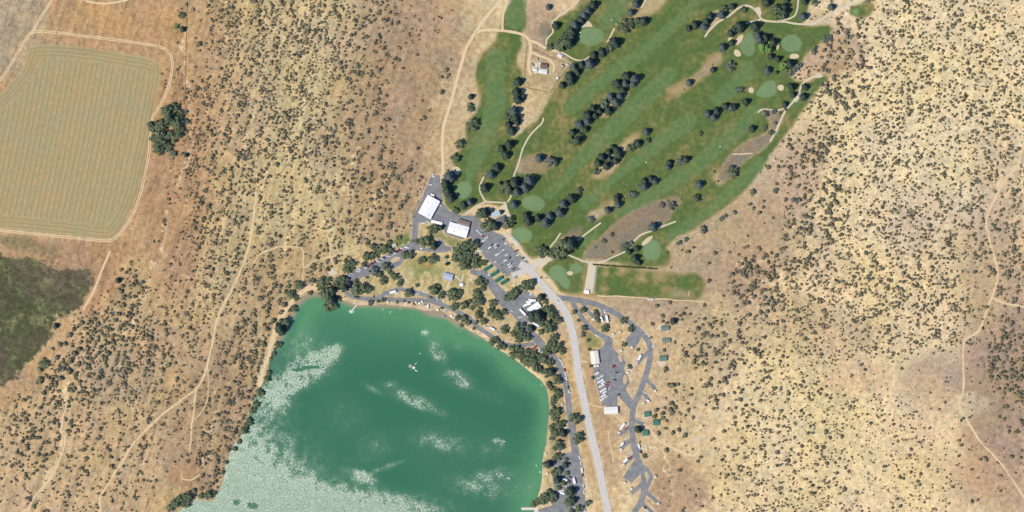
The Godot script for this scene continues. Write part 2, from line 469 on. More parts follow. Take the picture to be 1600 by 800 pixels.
func zones() -> PackedFloat32Array:
	# ellipses of soil colour: px, py, rx, ry, turn, red, green, blue (as the sunlit photograph shows them), strength
	var list := [
		[430, 400, 280, 620, 0, 203, 169, 125, 0.95], [430, 190, 115, 270, 12, 211, 179, 131, 0.85], [470, 330, 85, 100, 0, 208, 175, 122, 0.6],
		[628, 140, 75, 190, 9, 178, 141, 108, 0.85], [600, 290, 62, 85, 20, 188, 150, 111, 0.65], [545, 120, 30, 150, 14, 190, 156, 118, 0.5],
		[140, 150, 215, 300, 0, 192, 150, 109, 0.95], [0, 40, 70, 80, 20, 184, 161, 131, 0.85], [200, 34, 130, 22, 6, 198, 154, 106, 0.7], [225, 50, 60, 20, 10, 190, 146, 100, 0.5],
		[272, 310, 45, 170, 0, 186, 143, 106, 0.75], [90, 388, 120, 18, 3, 182, 140, 102, 0.75], [40, 378, 60, 7, 3, 130, 118, 82, 0.6], [80, 402, 40, 6, 5, 190, 148, 106, 0.5], [152, 445, 26, 62, 22, 190, 143, 104, 0.85], [85, 540, 22, 40, 35, 200, 155, 112, 0.7], [30, 605, 70, 24, -35, 190, 140, 100, 0.85],
		[150, 700, 230, 190, 0, 194, 159, 118, 0.75], [285, 560, 80, 70, 0, 197, 160, 118, 0.6], [335, 650, 55, 140, 16, 180, 143, 110, 0.75], [288, 745, 24, 22, 0, 180, 138, 102, 0.6], [180, 590, 50, 40, 0, 176, 152, 122, 0.5], [110, 590, 30, 40, 0, 204, 172, 130, 0.5], [450, 440, 80, 62, -10, 188, 150, 110, 0.7],
		[1000, 570, 125, 150, 0, 205, 169, 126, 0.85], [1010, 478, 95, 18, 4, 190, 155, 120, 0.75], [932, 640, 27, 170, -6, 196, 154, 113, 0.85], [905, 620, 9, 150, -6, 208, 168, 116, 0.7], [1055, 762, 55, 44, 0, 181, 143, 110, 0.85], [1080, 560, 50, 70, 0, 200, 166, 125, 0.5], [1140, 700, 50, 70, 0, 208, 172, 128, 0.5],
		[1400, 140, 260, 210, 0, 231, 206, 161, 0.7], [1290, 640, 170, 160, 0, 230, 203, 153, 0.75], [1480, 270, 130, 90, 0, 232, 209, 167, 0.6], [1240, 400, 90, 80, 0, 219, 190, 146, 0.6], [1360, 330, 120, 60, 0, 229, 202, 154, 0.6], [1230, 520, 120, 40, 10, 196, 166, 128, 0.4],
		[1465, 598, 52, 46, 20, 178, 153, 130, 0.85], [1340, 592, 48, 26, 0, 204, 170, 134, 0.6], [1565, 590, 58, 200, 0, 170, 142, 117, 0.9], [1545, 385, 42, 66, 10, 192, 164, 136, 0.65], [1534, 436, 22, 16, 0, 176, 158, 140, 0.7], [1528, 735, 40, 46, 20, 196, 158, 122, 0.65], [1512, 640, 26, 16, -20, 218, 194, 160, 0.6], [1530, 470, 40, 50, 0, 208, 176, 132, 0.5], [1440, 690, 60, 80, 0, 224, 192, 146, 0.6], [1580, 760, 40, 60, 0, 190, 156, 124, 0.5],
		[660, 430, 135, 50, 8, 210, 180, 128, 0.95], [790, 500, 90, 45, 38, 202, 170, 120, 0.85], [655, 422, 16, 12, 0, 138, 138, 84, 0.6], [682, 430, 11, 7, 0, 140, 138, 86, 0.55], [655, 436, 9, 6, 0, 140, 138, 88, 0.5], [665, 417, 5, 3, 0, 186, 146, 96, 0.9], [628, 374, 22, 8, -20, 108, 118, 66, 0.85], [700, 372, 22, 7, 12, 132, 132, 78, 0.75], [718, 442, 10, 8, 0, 140, 138, 88, 0.45], [600, 462, 16, 6, 0, 140, 138, 84, 0.5], [926, 536, 17, 15, 0, 142, 138, 82, 0.75], [912, 480, 8, 22, -30, 192, 146, 104, 0.6],
		[878, 600, 20, 110, -6, 198, 158, 112, 0.8], [862, 690, 14, 90, 0, 168, 146, 108, 0.7], [850, 108, 38, 40, 0, 208, 175, 128, 0.95], [832, 122, 14, 16, 0, 190, 156, 116, 0.5], [842, 38, 30, 48, 0, 182, 146, 112, 0.85], [852, 48, 10, 12, 0, 160, 140, 122, 0.7], [738, 120, 36, 130, 12, 202, 170, 128, 0.85], [700, 60, 40, 60, 0, 184, 146, 112, 0.6], [706, 225, 14, 60, 0, 204, 170, 128, 0.8], [700, 300, 8, 26, -10, 196, 174, 138, 0.9], [726, 40, 12, 12, 0, 206, 178, 136, 0.6], [690, 98, 26, 14, -20, 168, 142, 118, 0.5]]
	list.append_array([[1130, 400, 125, 62, -22, 182, 151, 121, 0.8], [1215, 300, 44, 100, 36, 184, 154, 124, 0.75], [1290, 82, 50, 52, 0, 190, 158, 124, 0.8], [1302, 106, 13, 8, 0, 186, 146, 104, 0.6], [1160, 430, 60, 40, 0, 184, 152, 120, 0.7], [1270, 505, 120, 34, 14, 194, 166, 130, 0.55], [1445, 350, 60, 50, 0, 204, 180, 148, 0.6], [1130, 520, 40, 50, 0, 196, 164, 126, 0.6], [1560, 330, 40, 120, 0, 190, 162, 132, 0.5]])
	list.append_array([[1000, 200, 180, 200, 0, 186, 156, 116, 0.8], [838, 255, 36, 20, 0, 158, 130, 100, 0.85], [965, 255, 36, 26, -35, 202, 168, 126, 0.8], [1085, 118, 56, 18, -35, 178, 148, 110, 0.85], [960, 162, 30, 12, -45, 188, 156, 112, 0.7], [1016, 6, 36, 24, -30, 196, 166, 124, 0.8]])
	var w := 256
	var h := 128
	var z := PackedFloat32Array()
	z.resize(w * h * 3)
	for j in h:
		for i in w:
			mix3(z, (j * w + i) * 3, [226, 199, 154], 1.0)
	for e in list:
		var a := deg_to_rad(e[4])
		var ca := cos(a)
		var sa := sin(a)
		var reach := maxf(e[2], e[3]) * 1.5
		for j in range(maxi(0, int((e[1] + 112.0 - reach) / 8.0)), mini(h, int((e[1] + 112.0 + reach) / 8.0) + 1)):
			for i in range(maxi(0, int((e[0] + 224.0 - reach) / 8.0)), mini(w, int((e[0] + 224.0 + reach) / 8.0) + 1)):
				var dx: float = i * 8.0 + 4.0 - 224.0 - e[0]
				var dy: float = j * 8.0 + 4.0 - 112.0 - e[1]
				var d := Vector2((dx * ca + dy * sa) / (e[2] + 3.0), (-dx * sa + dy * ca) / (e[3] + 3.0)).length()
				if d < 1.45:
					var lum: float = (e[5] + e[6] + e[7]) / 3.0
					var gy := 0.05 if e[0] > 1150 else 0.1 if e[0] < 300 else 0.19
					mix3(z, (j * w + i) * 3, [lerpf(e[5], lum, gy), e[6] + 2.0 * gy / 0.17, lerpf(e[7], lum, gy * 0.6)], e[8] * smoothstep(1.45, 0.6, d))
	var im := Image.create_from_data(w, h, false, Image.FORMAT_RGBF, z.to_byte_array())
	im.resize(LW, LH, Image.INTERPOLATE_CUBIC)
	return im.get_data().to_float32_array()

func land_map() -> ImageTexture:
	var Z := zones()
	var m := mask()
	for p in [P.turf, P.practice_turf, P.range, P.top_green_turf]: fill(m, p)
	for i in P.dirt.size(): fill(m, P.dirt[i], 0.0 if i < 2 else 0.33)
	for p in P.rock: fill(m, p, 0.0)
	for p in [blob(946, 426, 6, 9, 10), blob(972, 424, 10, 7, 0), blob(1002, 434, 9, 8, 0), blob(1030, 433, 12, 7, 0), blob(944, 450, 12, 4, 4), blob(1060, 458, 26, 7, 6), blob(1050, 428, 30, 3, 4)]: fill(m, p, 0.5)
	var turf := blurred(m, 3).get_data()
	m = mask()
	for p in P.fairway: fill(m, p)
	var fair := blurred(m, 1).get_data()
	m = mask()
	for p in P.green: fill(m, p)
	var green := blurred(m, 1).get_data()
	m = mask()
	for p in P.rock: fill(m, p)
	for p in [blob(896, 364, 18, 7, -38), blob(852, 46, 10, 12)]: fill(m, p, 0.8)
	var rock := blurred(m, 2).get_data()
	m = mask()
	fill(m, P.dark_field)
	var dark := blurred(m, 3).get_data()
	m = mask()
	fill(m, P.hay)
	var hay := blurred(m, 1).get_data()
	m = mask()
	for v in verges: fill_line(m, v[0], v[1] + 5.0, 0.75)
	for key in P.lots:
		for o in Geometry2D.offset_polygon(pts(P.lots[key][0]), 2.5): fill(m, o, 0.75)
	var verge := blurred(m, 1).get_data()
	m = mask()
	for q in ["108,600 104,630 95,670 102,692 82,742 52,780 40,815", "262,330 260,360 254,390 240,430 224,470 204,510 196,530", "290,40 289,90 288,120 292,150 296,240 284,290", "550,330 545,300 556,262 566,230", "440,300 452,250 470,190 486,140 492,90", "450,400 455,360 462,310", "516,380 520,340 524,300 530,270", "600,300 580,340 572,370", "420,350 412,300 424,250", "340,620 332,680 326,730", "1190,440 1240,450 1300,470 1370,500", "1160,410 1200,420 1230,440", "1010,690 1040,720 1050,780", "960,560 990,580", "1290,730 1330,770 1350,810"]:
		fill_line(m, smooth_line(pts(q), false, 4.0), 5.0)
	var wash := blurred(m, 1).get_data()
	m = mask()
	fill_line(m, P.lake, 14.0, 0.35)
	fill_line(m, smooth_line(pts("520,466 561,470 590,473 620,475 645,478 665,482 682,488 702,496 718,502 734,514 748,524 762,531"), false, 5.0), 10.0)
	var beach := blurred(m, 2).get_data()
	var n1 := noise_bytes(11, 0.09, 4)
	var n2 := noise_bytes(12, 0.022, 4)
	var n3 := noise_bytes(13, 0.007, 3)
	var n4 := noise_bytes(14, 0.35, 2)
	var n5 := noise_bytes(16, 0.9, 1, FastNoiseLite.TYPE_VALUE)
	var st := noise_bytes(15, 0.02, 4, FastNoiseLite.TYPE_SIMPLEX_SMOOTH, 1024, 1024, true)
	var lut := PackedByteArray()
	lut.resize(512)
	var lutb := PackedByteArray()
	lutb.resize(512)
	for i in 512:
		lut[i] = int(clampf(alb(i, i, i).r * 255.0 + 0.5, 0, 255)) if i < 256 else int(clampf(alb(255, 255, 255).r * 255.0, 0, 255))
	for i in 512: lutb[i] = int(clampf(alb(mini(i, 255), mini(i, 255), mini(i, 255)).b * 255.0 + 0.5, 0, 255))
	var out := PackedByteArray()
	out.resize(LW * LH * 3)
	for j in LH:
		for i in LW:
			var k := j * LW + i
			var a := n1[k] / 255.0 - 0.5
			var b := n2[k] / 255.0 - 0.5
			var c := n3[k] / 255.0 - 0.5
			var d := n4[k] / 255.0 - 0.5
			var wk := (clampi(j + int(c * 34.0 + a * 14.0), 0, LH - 1) * LW + clampi(i + int(b * 34.0 + a * 14.0), 0, LW - 1)) * 3
			var v := 1.0 + a * 0.24 + b * 0.13 + d * 0.22 + (n5[k] / 255.0 - 0.5) * 0.13
			if i < 960:
				var u := int(i * 3.8 + j * 1.2)
				var w := int(j * 0.5 - i * 0.16)
				var u2 := int(i * 8.2 + j * 2.6)
				v -= smoothstep(0.58, 0.74, st[((w * 2) & 1023) * 1024 + (u2 & 1023)] / 255.0) * 0.1 * minf(1.0, (960 - i) / 120.0)
				v += (st[(w & 1023) * 1024 + (u & 1023)] / 255.0 - 0.5) * 0.12 * minf(1.0, (960 - i) / 120.0)
			var r := Z[wk] * v
			var g := Z[wk + 1] * (v + a * 0.03 - b * 0.05)
			var e := Z[wk + 2] * (v + a * 0.04 - b * 0.10 - c * 0.10)
			var t := turf[k]
			if t > 20 and t < 255 or t == 255:
				var s := smoothstep(0.2, 0.8, t / 255.0 + a * 0.5 + b * 0.45)
				if s > 0.0:
					var y := clampf(0.30 + b * 1.3 + a * 0.7 + c * 1.0 + smoothstep(250.0, 170.0, t) * 0.5, 0.0, 1.0)
					var q := 1.0 + d * 0.13 + a * 0.15
					var tr := lerpf(93.0, 130.0, y)
					var tg := lerpf(113.0, 126.0, y)
					var te := lerpf(63.0, 76.0, y)
					var dry := smoothstep(0.5, 1.1, y + a * 0.25 + d * 0.12) * 0.5
					tr = lerpf(tr, 160.0, dry)
					tg = lerpf(tg, 140.0, dry)
					te = lerpf(te, 98.0, dry)
					var ff := fair[k] / 255.0
					if ff > 0.0:
						var y2 := clampf(b * 1.2 + a * 0.6 + 0.1, -0.3, 1.0) * 0.5
						tr = lerpf(tr, 106.0 + 20.0 * y2, ff * 0.78)
						tg = lerpf(tg, 130.0 + 2.0 * y2, ff * 0.78)
						te = lerpf(te, 82.0 + 4.0 * y2, ff * 0.78)
					r = lerpf(r, tr * q, s)
					g = lerpf(g, tg * q, s)
					e = lerpf(e, te * q, s)
			if green[k]:
				var s2 := green[k] / 255.0
				var q2 := 1.0 + d * 0.04 + b * 0.12
				r = lerpf(r, 122.0 * q2, s2)
				g = lerpf(g, 145.0 * q2, s2)
				e = lerpf(e, 102.0 * q2, s2)
			if rock[k]:
				var s3 := clampf(rock[k] / 255.0 + a * 0.3, 0.0, 1.0)
				var q3 := 1.0 + d * 0.22 + a * 0.2
				var mx := smoothstep(-0.12, 0.16, b + a * 0.6)
				r = lerpf(r, lerpf(144.0, 124.0, mx) * q3, s3 * 0.9)
				g = lerpf(g, lerpf(124.0, 118.0, mx) * q3, s3 * 0.9)
				e = lerpf(e, lerpf(98.0, 102.0, mx) * q3, s3 * 0.9)
			if dark[wk / 3]:
				var s4 := smoothstep(0.15, 0.85, dark[wk / 3] / 255.0 + a * 0.6 + b * 0.5)
				var q4 := 1.0 + d * 0.25 + a * 0.45 + b * 0.3
				var g4 := smoothstep(-0.2, 0.2, c * 1.2 + b * 0.6 + a * 0.25)
				var g5 := smoothstep(0.0, 0.5, b + a * 0.35) * 0.7
				r = lerpf(r, lerpf(lerpf(106.0, 90.0, g4), 136.0, g5) * q4, s4)
				g = lerpf(g, lerpf(lerpf(98.0, 94.0, g4), 126.0, g5) * q4, s4)
				e = lerpf(e, lerpf(lerpf(78.0, 64.0, g4), 94.0, g5) * q4, s4)
			if hay[k]:
				var s5 := hay[k] / 255.0
				var q5 := 1.0 + d * 0.14 + a * 0.12
				r = lerpf(r, (180.0 + b * 20.0 + c * 14.0) * q5, s5)
				g = lerpf(g, (160.0 - b * 6.0) * q5, s5)
				e = lerpf(e, (117.0 - b * 10.0) * q5, s5)
			if wash[wk / 3]:
				var s9 := clampf(wash[wk / 3] / 255.0 * (0.7 + b * 1.6 + a * 1.2), 0.0, 0.8)
				r = lerpf(r, 228.0 * v, s9)
				g = lerpf(g, 202.0 * v, s9)
				e = lerpf(e, 160.0 * v, s9)
			if verge[k] and t < 90:
				var s8 := clampf(verge[k] / 255.0 + a * 1.2 + b * 0.8, 0.0, 0.8)
				r = lerpf(r, 206.0 * v, s8)
				g = lerpf(g, 180.0 * v, s8)
				e = lerpf(e, 140.0 * v, s8)
			if beach[k]:
				var s6 := clampf(beach[k] / 255.0 + a * 0.5 * (beach[k] / 255.0), 0.0, 1.0) * 0.85
				r = lerpf(r, 214.0 * v, s6)
				g = lerpf(g, 187.0 * v, s6)
				e = lerpf(e, 152.0 * v, s6)
			var o := k * 3
			out[o] = lut[clampi(int(r), 0, 511)]
			out[o + 1] = lut[clampi(int(g), 0, 511)]
			out[o + 2] = lutb[clampi(int(e), 0, 511)]
	return ImageTexture.create_from_image(Image.create_from_data(LW, LH, false, Image.FORMAT_RGB8, out))

func struct_mesh(called: String, mesh: Mesh, mat: Material, label: String, parent: Node = null) -> MeshInstance3D:
	var o := part(called, mesh, mat, parent)
	if parent == null: tag(o, label, "", "", "structure")
	return o

func build_land() -> void:
	land_mat = StandardMaterial3D.new()
	land_mat.albedo_texture = land_map()
	land_mat.roughness = 0.95
	land_mat.metallic_specular = 0.15
	land_mat.texture_repeat = false
	# the terrain on its grid
	var v := PackedVector3Array()
	var n := PackedVector3Array()
	var uv := PackedVector2Array()
	var ix := PackedInt32Array()
	for j in TNZ:
		for i in TNX:
			var k := j * TNX + i
			var p := Vector3(i * CELL - 1024.0, hts[k], j * CELL - 512.0)
			v.append(p)
			uv.append(land_uv(p))
			var l := hts[j * TNX + maxi(0, i - 1)] - hts[j * TNX + mini(TNX - 1, i + 1)]
			var d := hts[maxi(0, j - 1) * TNX + i] - hts[mini(TNZ - 1, j + 1) * TNX + i]
			n.append(Vector3(l, 2.0 * CELL, d).normalized())
			if i < TNX - 1 and j < TNZ - 1:
				ix.append_array(PackedInt32Array([k, k + 1, k + TNX + 1, k, k + TNX + 1, k + TNX]))
	var arr := []
	arr.resize(Mesh.ARRAY_MAX)
	arr[Mesh.ARRAY_VERTEX] = v
	arr[Mesh.ARRAY_NORMAL] = n
	arr[Mesh.ARRAY_TEX_UV] = uv
	arr[Mesh.ARRAY_INDEX] = ix
	var me := ArrayMesh.new()
	me.add_surface_from_arrays(Mesh.PRIMITIVE_TRIANGLES, arr)
	struct_mesh("ground", me, land_mat, "dry tan and brown scrubland soil around the lake and golf course")
	# the plain beyond, to the horizon
	var b := Builder.new()
	var R := 30000.0
	for q in [[-R, -R, R, -512.0], [-R, 512.0, R, R], [-R, -512.0, -1024.0, 512.0], [1024.0, -512.0, R, 512.0]]:
		b.quad(Vector3(q[0], 0, q[1]), Vector3(q[2], 0, q[1]), Vector3(q[2], 0, q[3]), Vector3(q[0], 0, q[3]))
	struct_mesh("plain", b.mesh(), noise_mat("plain", alb(188, 154, 112), alb(224, 196, 150), 240.0, 0.95, 0.03, 5, 0.15), "tan plain beyond the scrubland")
	for p in [["golf_rough", P.turf, "mown green rough of the golf course with drier yellow patches"], ["practice_lawn", P.practice_turf, "small green lawn round the practice greens beside the road"], ["range_grass", P.range, "worn green strip of the driving range"], ["tee_lawn", P.top_green_turf, "small isolated green lawn at the upper right of the golf course"]]:
		struct_mesh(p[0], sheet(p[1], 0.04), land_mat, p[2])
	var where := ["beside the dirt road at the left edge of the golf course", "running diagonally up from the green nearest the clubhouse", "running diagonally through the middle of the golf course", "below the pear-shaped green near the top right", "along the lower middle of the golf course beside the rocky strip", "along the lower right edge of the golf course", "diagonal strip right of the walled farm yard", "at the top above the round green with the triangular bunker", "short strip at the top left of the golf course", "small tee strip above the rocky strip", "short strip at the far right end of the course"]
	for i in P.fairway.size():
		struct_mesh("fairway", sheet(P.fairway[i], 0.08), land_mat, "light green mown fairway " + where[i])
	where = ["under the triangular bunker", "between the dirt road and the parking lot", "oval above the smaller clubhouse green", "next to the parking lot's row of golf carts", "at the lower right beside the long thin bunker", "round, at the far upper right", "pear-shaped, between two bunkers at upper right", "bean-shaped, with a round bunker at each side", "kidney-shaped, next to the highway", "small oval beside the practice bunker", "tiny, alone at the top right"]
	for i in P.green.size():
		struct_mesh("putting_green", sheet(P.green[i], 0.12), land_mat, "pale smooth putting green " + where[i])
	var sand := noise_mat("sand", alb(206, 184, 148), alb(232, 214, 182), 9.0, 0.95, 0.02, 4, 0.1)
	where = ["round, at the left edge by the dirt road", "triangular, above the round green near the farm yard", "long, upper left of the pear-shaped green", "short, lower left of the pear-shaped green", "oval, below the far upper right green", "thin curved, left of the far upper right green", "round, left of the bean-shaped green", "round, right of the bean-shaped green", "oval, between the two practice greens", "long thin, above the lower right green", "small, left of the pear-shaped green"]
	for i in P.bunker.size():
		struct_mesh("sand_bunker", sheet(P.bunker[i], 0.15), sand, "pale sand bunker, " + where[i])
	for p in P.rock:
		struct_mesh("rocky_ground", sheet(p, 0.1), land_mat, "brown and grey rocky ground inside the golf course, " + ("lower" if p == P.rock[0] else "upper right"))
	struct_mesh("hay_field", sheet(P.hay, 0.04), land_mat, "large mown hay field at the left")
	struct_mesh("dark_field", sheet(P.dark_field, 0.04), land_mat, "dark weedy field at the left edge below the hay field")
	hay_rows()

func hay_rows() -> void:
	# windrows: low ridges of raked hay, straight inside, following the edge round the headland
	for pass_no in 2:
		var b := Builder.new()
		for ring in 3:
			var off := Geometry2D.offset_polygon(P.hay, -5.0 - ring * 6.0 - (2.4 if pass_no else 0.0), Geometry2D.JOIN_ROUND)
			for o: PackedVector2Array in off:
				var q: PackedVector2Array = o.duplicate()
				q.append(o[0])
				ridge(b, q, 1.1 if pass_no else 1.5)
		var inner: Array = Geometry2D.offset_polygon(P.hay, -23.0, Geometry2D.JOIN_ROUND)
		var dir := Vector2(-0.2, 1.0).normalized()
		for i in range(-20, 60):
			var s := Vector2(-900.0 + i * 8.4 + (2.8 if pass_no else 0.0), -400.0)
			var bend := PackedVector2Array()
			for t in 42:
				var y := t * 10.0
				bend.append(s + dir * y + Vector2(5.0 * sin(y / 150.0) + (rng.randf() - 0.5) * 0.5, 0))
			for o in inner:
				for l: PackedVector2Array in Geometry2D.intersect_polyline_with_polygon(bend, o):
					ridge(b, l, 1.2 if pass_no else 1.9)
		tag(part("hay_row", b.mesh(), noise_mat("hay%d" % pass_no, alb(174, 152, 116) if pass_no else alb(152, 143, 102), alb(184, 160, 122) if pass_no else alb(164, 152, 112), 30.0, 0.95, 0.03)), "straight rows of raked " + ("reddish stubble" if pass_no else "greenish hay") + " across the mown field", "hay row", "", "stuff")

func ridge(b: Builder, l: PackedVector2Array, w: float) -> void:
	for i in l.size() - 1:
		var t := (l[i + 1] - l[i]).normalized()
		var s := Vector2(-t.y, t.x) * w * 0.5
		var a0 := l[i] - s
		var a1 := l[i] + s
		var c0 := l[i + 1] - s
		var c1 := l[i + 1] + s
		var y := hgt(l[i].x, l[i].y) + 0.05
		var y2 := hgt(l[i + 1].x, l[i + 1].y) + 0.05
		var A := Vector3(a0.x, y, a0.y)
		var B := Vector3(c0.x, y2, c0.y)
		var C := Vector3(l[i + 1].x, y2 + 0.3, l[i + 1].y)
		var D := Vector3(l[i].x, y + 0.3, l[i].y)
		b.quad(A, B, C, D)
		b.quad(D, C, Vector3(c1.x, y2, c1.y), Vector3(a1.x, y, a1.y))

# ------------------------------------------------------------------ the lake
func lake() -> void:
	# the water's own colour and its wind-ruffled patches, on a map of 640 by 384 metres (px 256..896, py 440..824)
	var w := 160
	var h := 96
	var ruf := PackedFloat32Array()
	ruf.resize(w * h)
	var list := [[520, 800, 120, 34, 8, 0.75], [350, 800, 110, 60, 0, 0.9], [470, 545, 40, 32, -20, 0.3], [505, 562, 34, 15, -28, 0.55], [520, 552, 14, 9, -30, 0.5], [455, 590, 30, 20, -20, 0.4], [478, 592, 50, 16, -14, 0.3], [600, 790, 90, 22, 5, 0.5], [566, 745, 24, 9, 20, 0.6], [604, 730, 26, 4, -18, 0.4], [585, 700, 30, 20, -30, 0.22], [432, 620, 26, 26, 0, 0.5],
		[680, 545, 14, 20, -20, 0.36], [690, 560, 12, 9, 20, 0.3], [664, 520, 7, 5, -30, 0.6], [642, 622, 46, 11, 22, 0.36], [580, 606, 18, 5, 30, 0.35], [664, 636, 38, 6, 18, 0.26], [714, 586, 24, 8, 18, 0.45], [724, 602, 14, 5, 8, 0.4], [606, 599, 13, 5, 0, 0.4], [688, 690, 42, 16, 10, 0.3], [700, 700, 80, 40, 0, 0.1], [770, 700, 26, 16, -10, 0.2], [760, 770, 90, 40, 0, 0.14], [716, 542, 8, 6, 40, 0.25], [770, 742, 34, 10, -12, 0.28], [740, 760, 40, 12, 10, 0.26], [780, 690, 8, 5, 0, 0.5], [540, 650, 40, 30, 30, 0.16], [740, 610, 60, 10, 20, 0.15], [800, 760, 40, 20, 0, 0.12]]
	for e in list:
		var a := deg_to_rad(e[4])
		for j in h:
			for i in w:
				var q := Vector2(i * 4.0 + 258.0 - e[0], j * 4.0 + 442.0 - e[1]).rotated(-a)
				var d := Vector2(q.x / e[2], q.y / e[3]).length()
				if d < 1.8: ruf[j * w + i] = 1.0 - (1.0 - ruf[j * w + i]) * (1.0 - e[5] * smoothstep(1.8, 0.1, d))
	for j in h:      # the wind reaches the lower left most; then the calm lanes
		for i in w:
			var away := (i * 4.0 + 258.0 - 425.0) * -0.73 + (j * 4.0 + 442.0 - 575.0) * 0.683
			ruf[j * w + i] = 1.0 - (1.0 - ruf[j * w + i]) * (1.0 - 0.85 * smoothstep(-20.0, 190.0, away))
			for e in [[480, 575, 26, 2.6, -8, 0.8], [585, 560, 50, 46, 0, 0.8], [395, 790, 12, 7, 0, 0.7], [370, 785, 8, 6, 0, 0.6]]:
				var q := Vector2(i * 4.0 + 258.0 - e[0], j * 4.0 + 442.0 - e[1]).rotated(deg_to_rad(-e[4]))
				ruf[j * w + i] *= 1.0 - e[5] * smoothstep(1.3, 0.6, Vector2(q.x / e[2], q.y / e[3]).length())
	var im := Image.create_from_data(w, h, false, Image.FORMAT_RF, ruf.to_byte_array())
	var NW := 1920
	var NH := 1152
	im.resize(NW, NH, Image.INTERPOLATE_CUBIC)
	var R := im.get_data().to_float32_array()
	var lk := mask()
	fill(lk, P.lake)
	var shore := blurred(lk, 4).get_data()
	var near := blurred(lk, 6).get_data()
	var big := noise_bytes(31, 0.016, 4, FastNoiseLite.TYPE_SIMPLEX_SMOOTH, NW, NH)
	var mid := noise_bytes(32, 0.06, 3, FastNoiseLite.TYPE_SIMPLEX_SMOOTH, NW, NH)
	var wave := noise_bytes(33, 0.11, 2, FastNoiseLite.TYPE_SIMPLEX, NW, NH)
	var fine := noise_bytes(34, 0.34, 2, FastNoiseLite.TYPE_SIMPLEX, NW, NH)
	var dots := noise_bytes(35, 0.28, 1, FastNoiseLite.TYPE_SIMPLEX, NW, NH)
	var nrm := PackedByteArray()
	nrm.resize(NW * NH * 3)
	var rough := PackedByteArray()
	rough.resize(NW * NH)
	var sx := SUN_FROM.x
	var sz := SUN_FROM.y
	for k in NW * NH:
		var b := big[k] / 255.0 - 0.5
		var m := mid[k] / 255.0 - 0.5
		var a := clampf(R[k] * (1.05 + b * 1.3 + m * 0.8), 0.0, 1.0)
		var fn := fine[k] / 255.0 - 0.5
		var wv := wave[k] / 255.0 - 0.5
		var th := 0.40 - 0.30 * a
		var steep := smoothstep(th, th + 0.07, dots[k] / 255.0 - 0.5) * smoothstep(0.05, 0.65, a)
		var s := lerpf(fn * SPECK * pow(a, 1.2) + wv * (0.04 + 0.15 * a), GLINT, steep * 0.6)
		var c := wv * 0.12 * a
		var nx := s * sx - c * sz
		var nz := s * sz + c * sx
		var l := 127.0 / sqrt(1.0 + nx * nx + nz * nz)
		nrm[k * 3] = int(127.5 + nx * l)
		nrm[k * 3 + 1] = int(127.5 - nz * l)
		nrm[k * 3 + 2] = int(127.5 + l)
		rough[k] = int(32.0 + HAZE * sqrt(a))
	var cw := 640
	var ch := 384
	var col := PackedByteArray()
	col.resize(cw * ch * 3)
	for j in ch:
		for i in cw:
			var x := i + 256 + 224
			var y := j + 440 + 112
			var k2 := y * LW + x
			var q := (j * 3) * NW + i * 3
			var b2 := big[q] / 255.0 - 0.5
			var m2 := mid[q] / 255.0 - 0.5
			var s2 := shore[k2] / 255.0 + b2 * 0.10 + m2 * 0.03
			var s3 := near[k2] / 255.0 + b2 * 0.12
			var east := smoothstep(610.0, 660.0, float(i))         # weedy shallows along the east shore
			var north := smoothstep(120.0, 60.0, float(j))
			var deep := smoothstep(0.66, 1.04, s3)
			var c3 := Vector3(88, 146, 90).lerp(Vector3(54, 112, 67), clampf(deep * (0.35 + 0.65 * smoothstep(20.0, 150.0, float(j))) + smoothstep(230.0, 170.0, float(i)), 0.0, 1.0))
			var lim := smoothstep(0.97, 0.62, s2) * (0.05 + 0.95 * maxf(north, 0.6 * east))
			c3 = c3.lerp(Vector3(118, 148, 100), lim * 0.8)
			c3 = c3.lerp(Vector3(168, 150, 112), smoothstep(0.78, 0.5, s2) * (0.15 + 0.85 * maxf(north, east * 0.7)))
			if east > 0.0:
				c3 = c3.lerp(Vector3(104, 126, 80), east * (1.0 - smoothstep(0.62, 0.97, s3 + m2 * 0.15 + b2 * 0.1)) * 0.9)
				c3 = c3.lerp(Vector3(118, 124, 84), east * smoothstep(0.98, 0.68, s2 + m2 * 0.4 + b2 * 0.35) * 0.85)
			c3 *= 1.0 + m2 * 0.05 + b2 * 0.06
			var g := alb(c3.x, c3.y, c3.z)
			var o := (j * cw + i) * 3
			col[o] = int(g.r * 255.0)
			col[o + 1] = int(g.g * 255.0)
			col[o + 2] = int(g.b * 255.0)
	var mt := StandardMaterial3D.new()
	mt.albedo_texture = ImageTexture.create_from_image(Image.create_from_data(cw, ch, false, Image.FORMAT_RGB8, col))
	mt.normal_enabled = true
	mt.normal_texture = ImageTexture.create_from_image(Image.create_from_data(NW, NH, false, Image.FORMAT_RGB8, nrm))
	mt.roughness_texture = ImageTexture.create_from_image(Image.create_from_data(NW, NH, false, Image.FORMAT_L8, rough))
	mt.roughness_texture_channel = BaseMaterial3D.TEXTURE_CHANNEL_GRAYSCALE
	mt.roughness = 1.0
	mt.metallic_specular = 0.7
	mt.texture_repeat = false
	var b3 := Builder.new()
	var poly: PackedVector2Array = Geometry2D.offset_polygon(P.lake, 7.0)[0]
	var ids := Geometry2D.triangulate_polygon(poly)
	for t in ids.size():
		var p := poly[ids[t]]
		b3.v.append(Vector3(p.x, WATER, p.y))
		b3.n.append(Vector3.UP)
		b3.c.append(Color.WHITE)
		b3.uv.append(Vector2((p.x + 544.0) / 640.0, (p.y - 40.0) / 384.0))
	struct_mesh("lake_water", b3.mesh(), mt, "green lake with wind-ruffled glittering patches")

# ------------------------------------------------------------------ roads, paths, lots
var verges := []

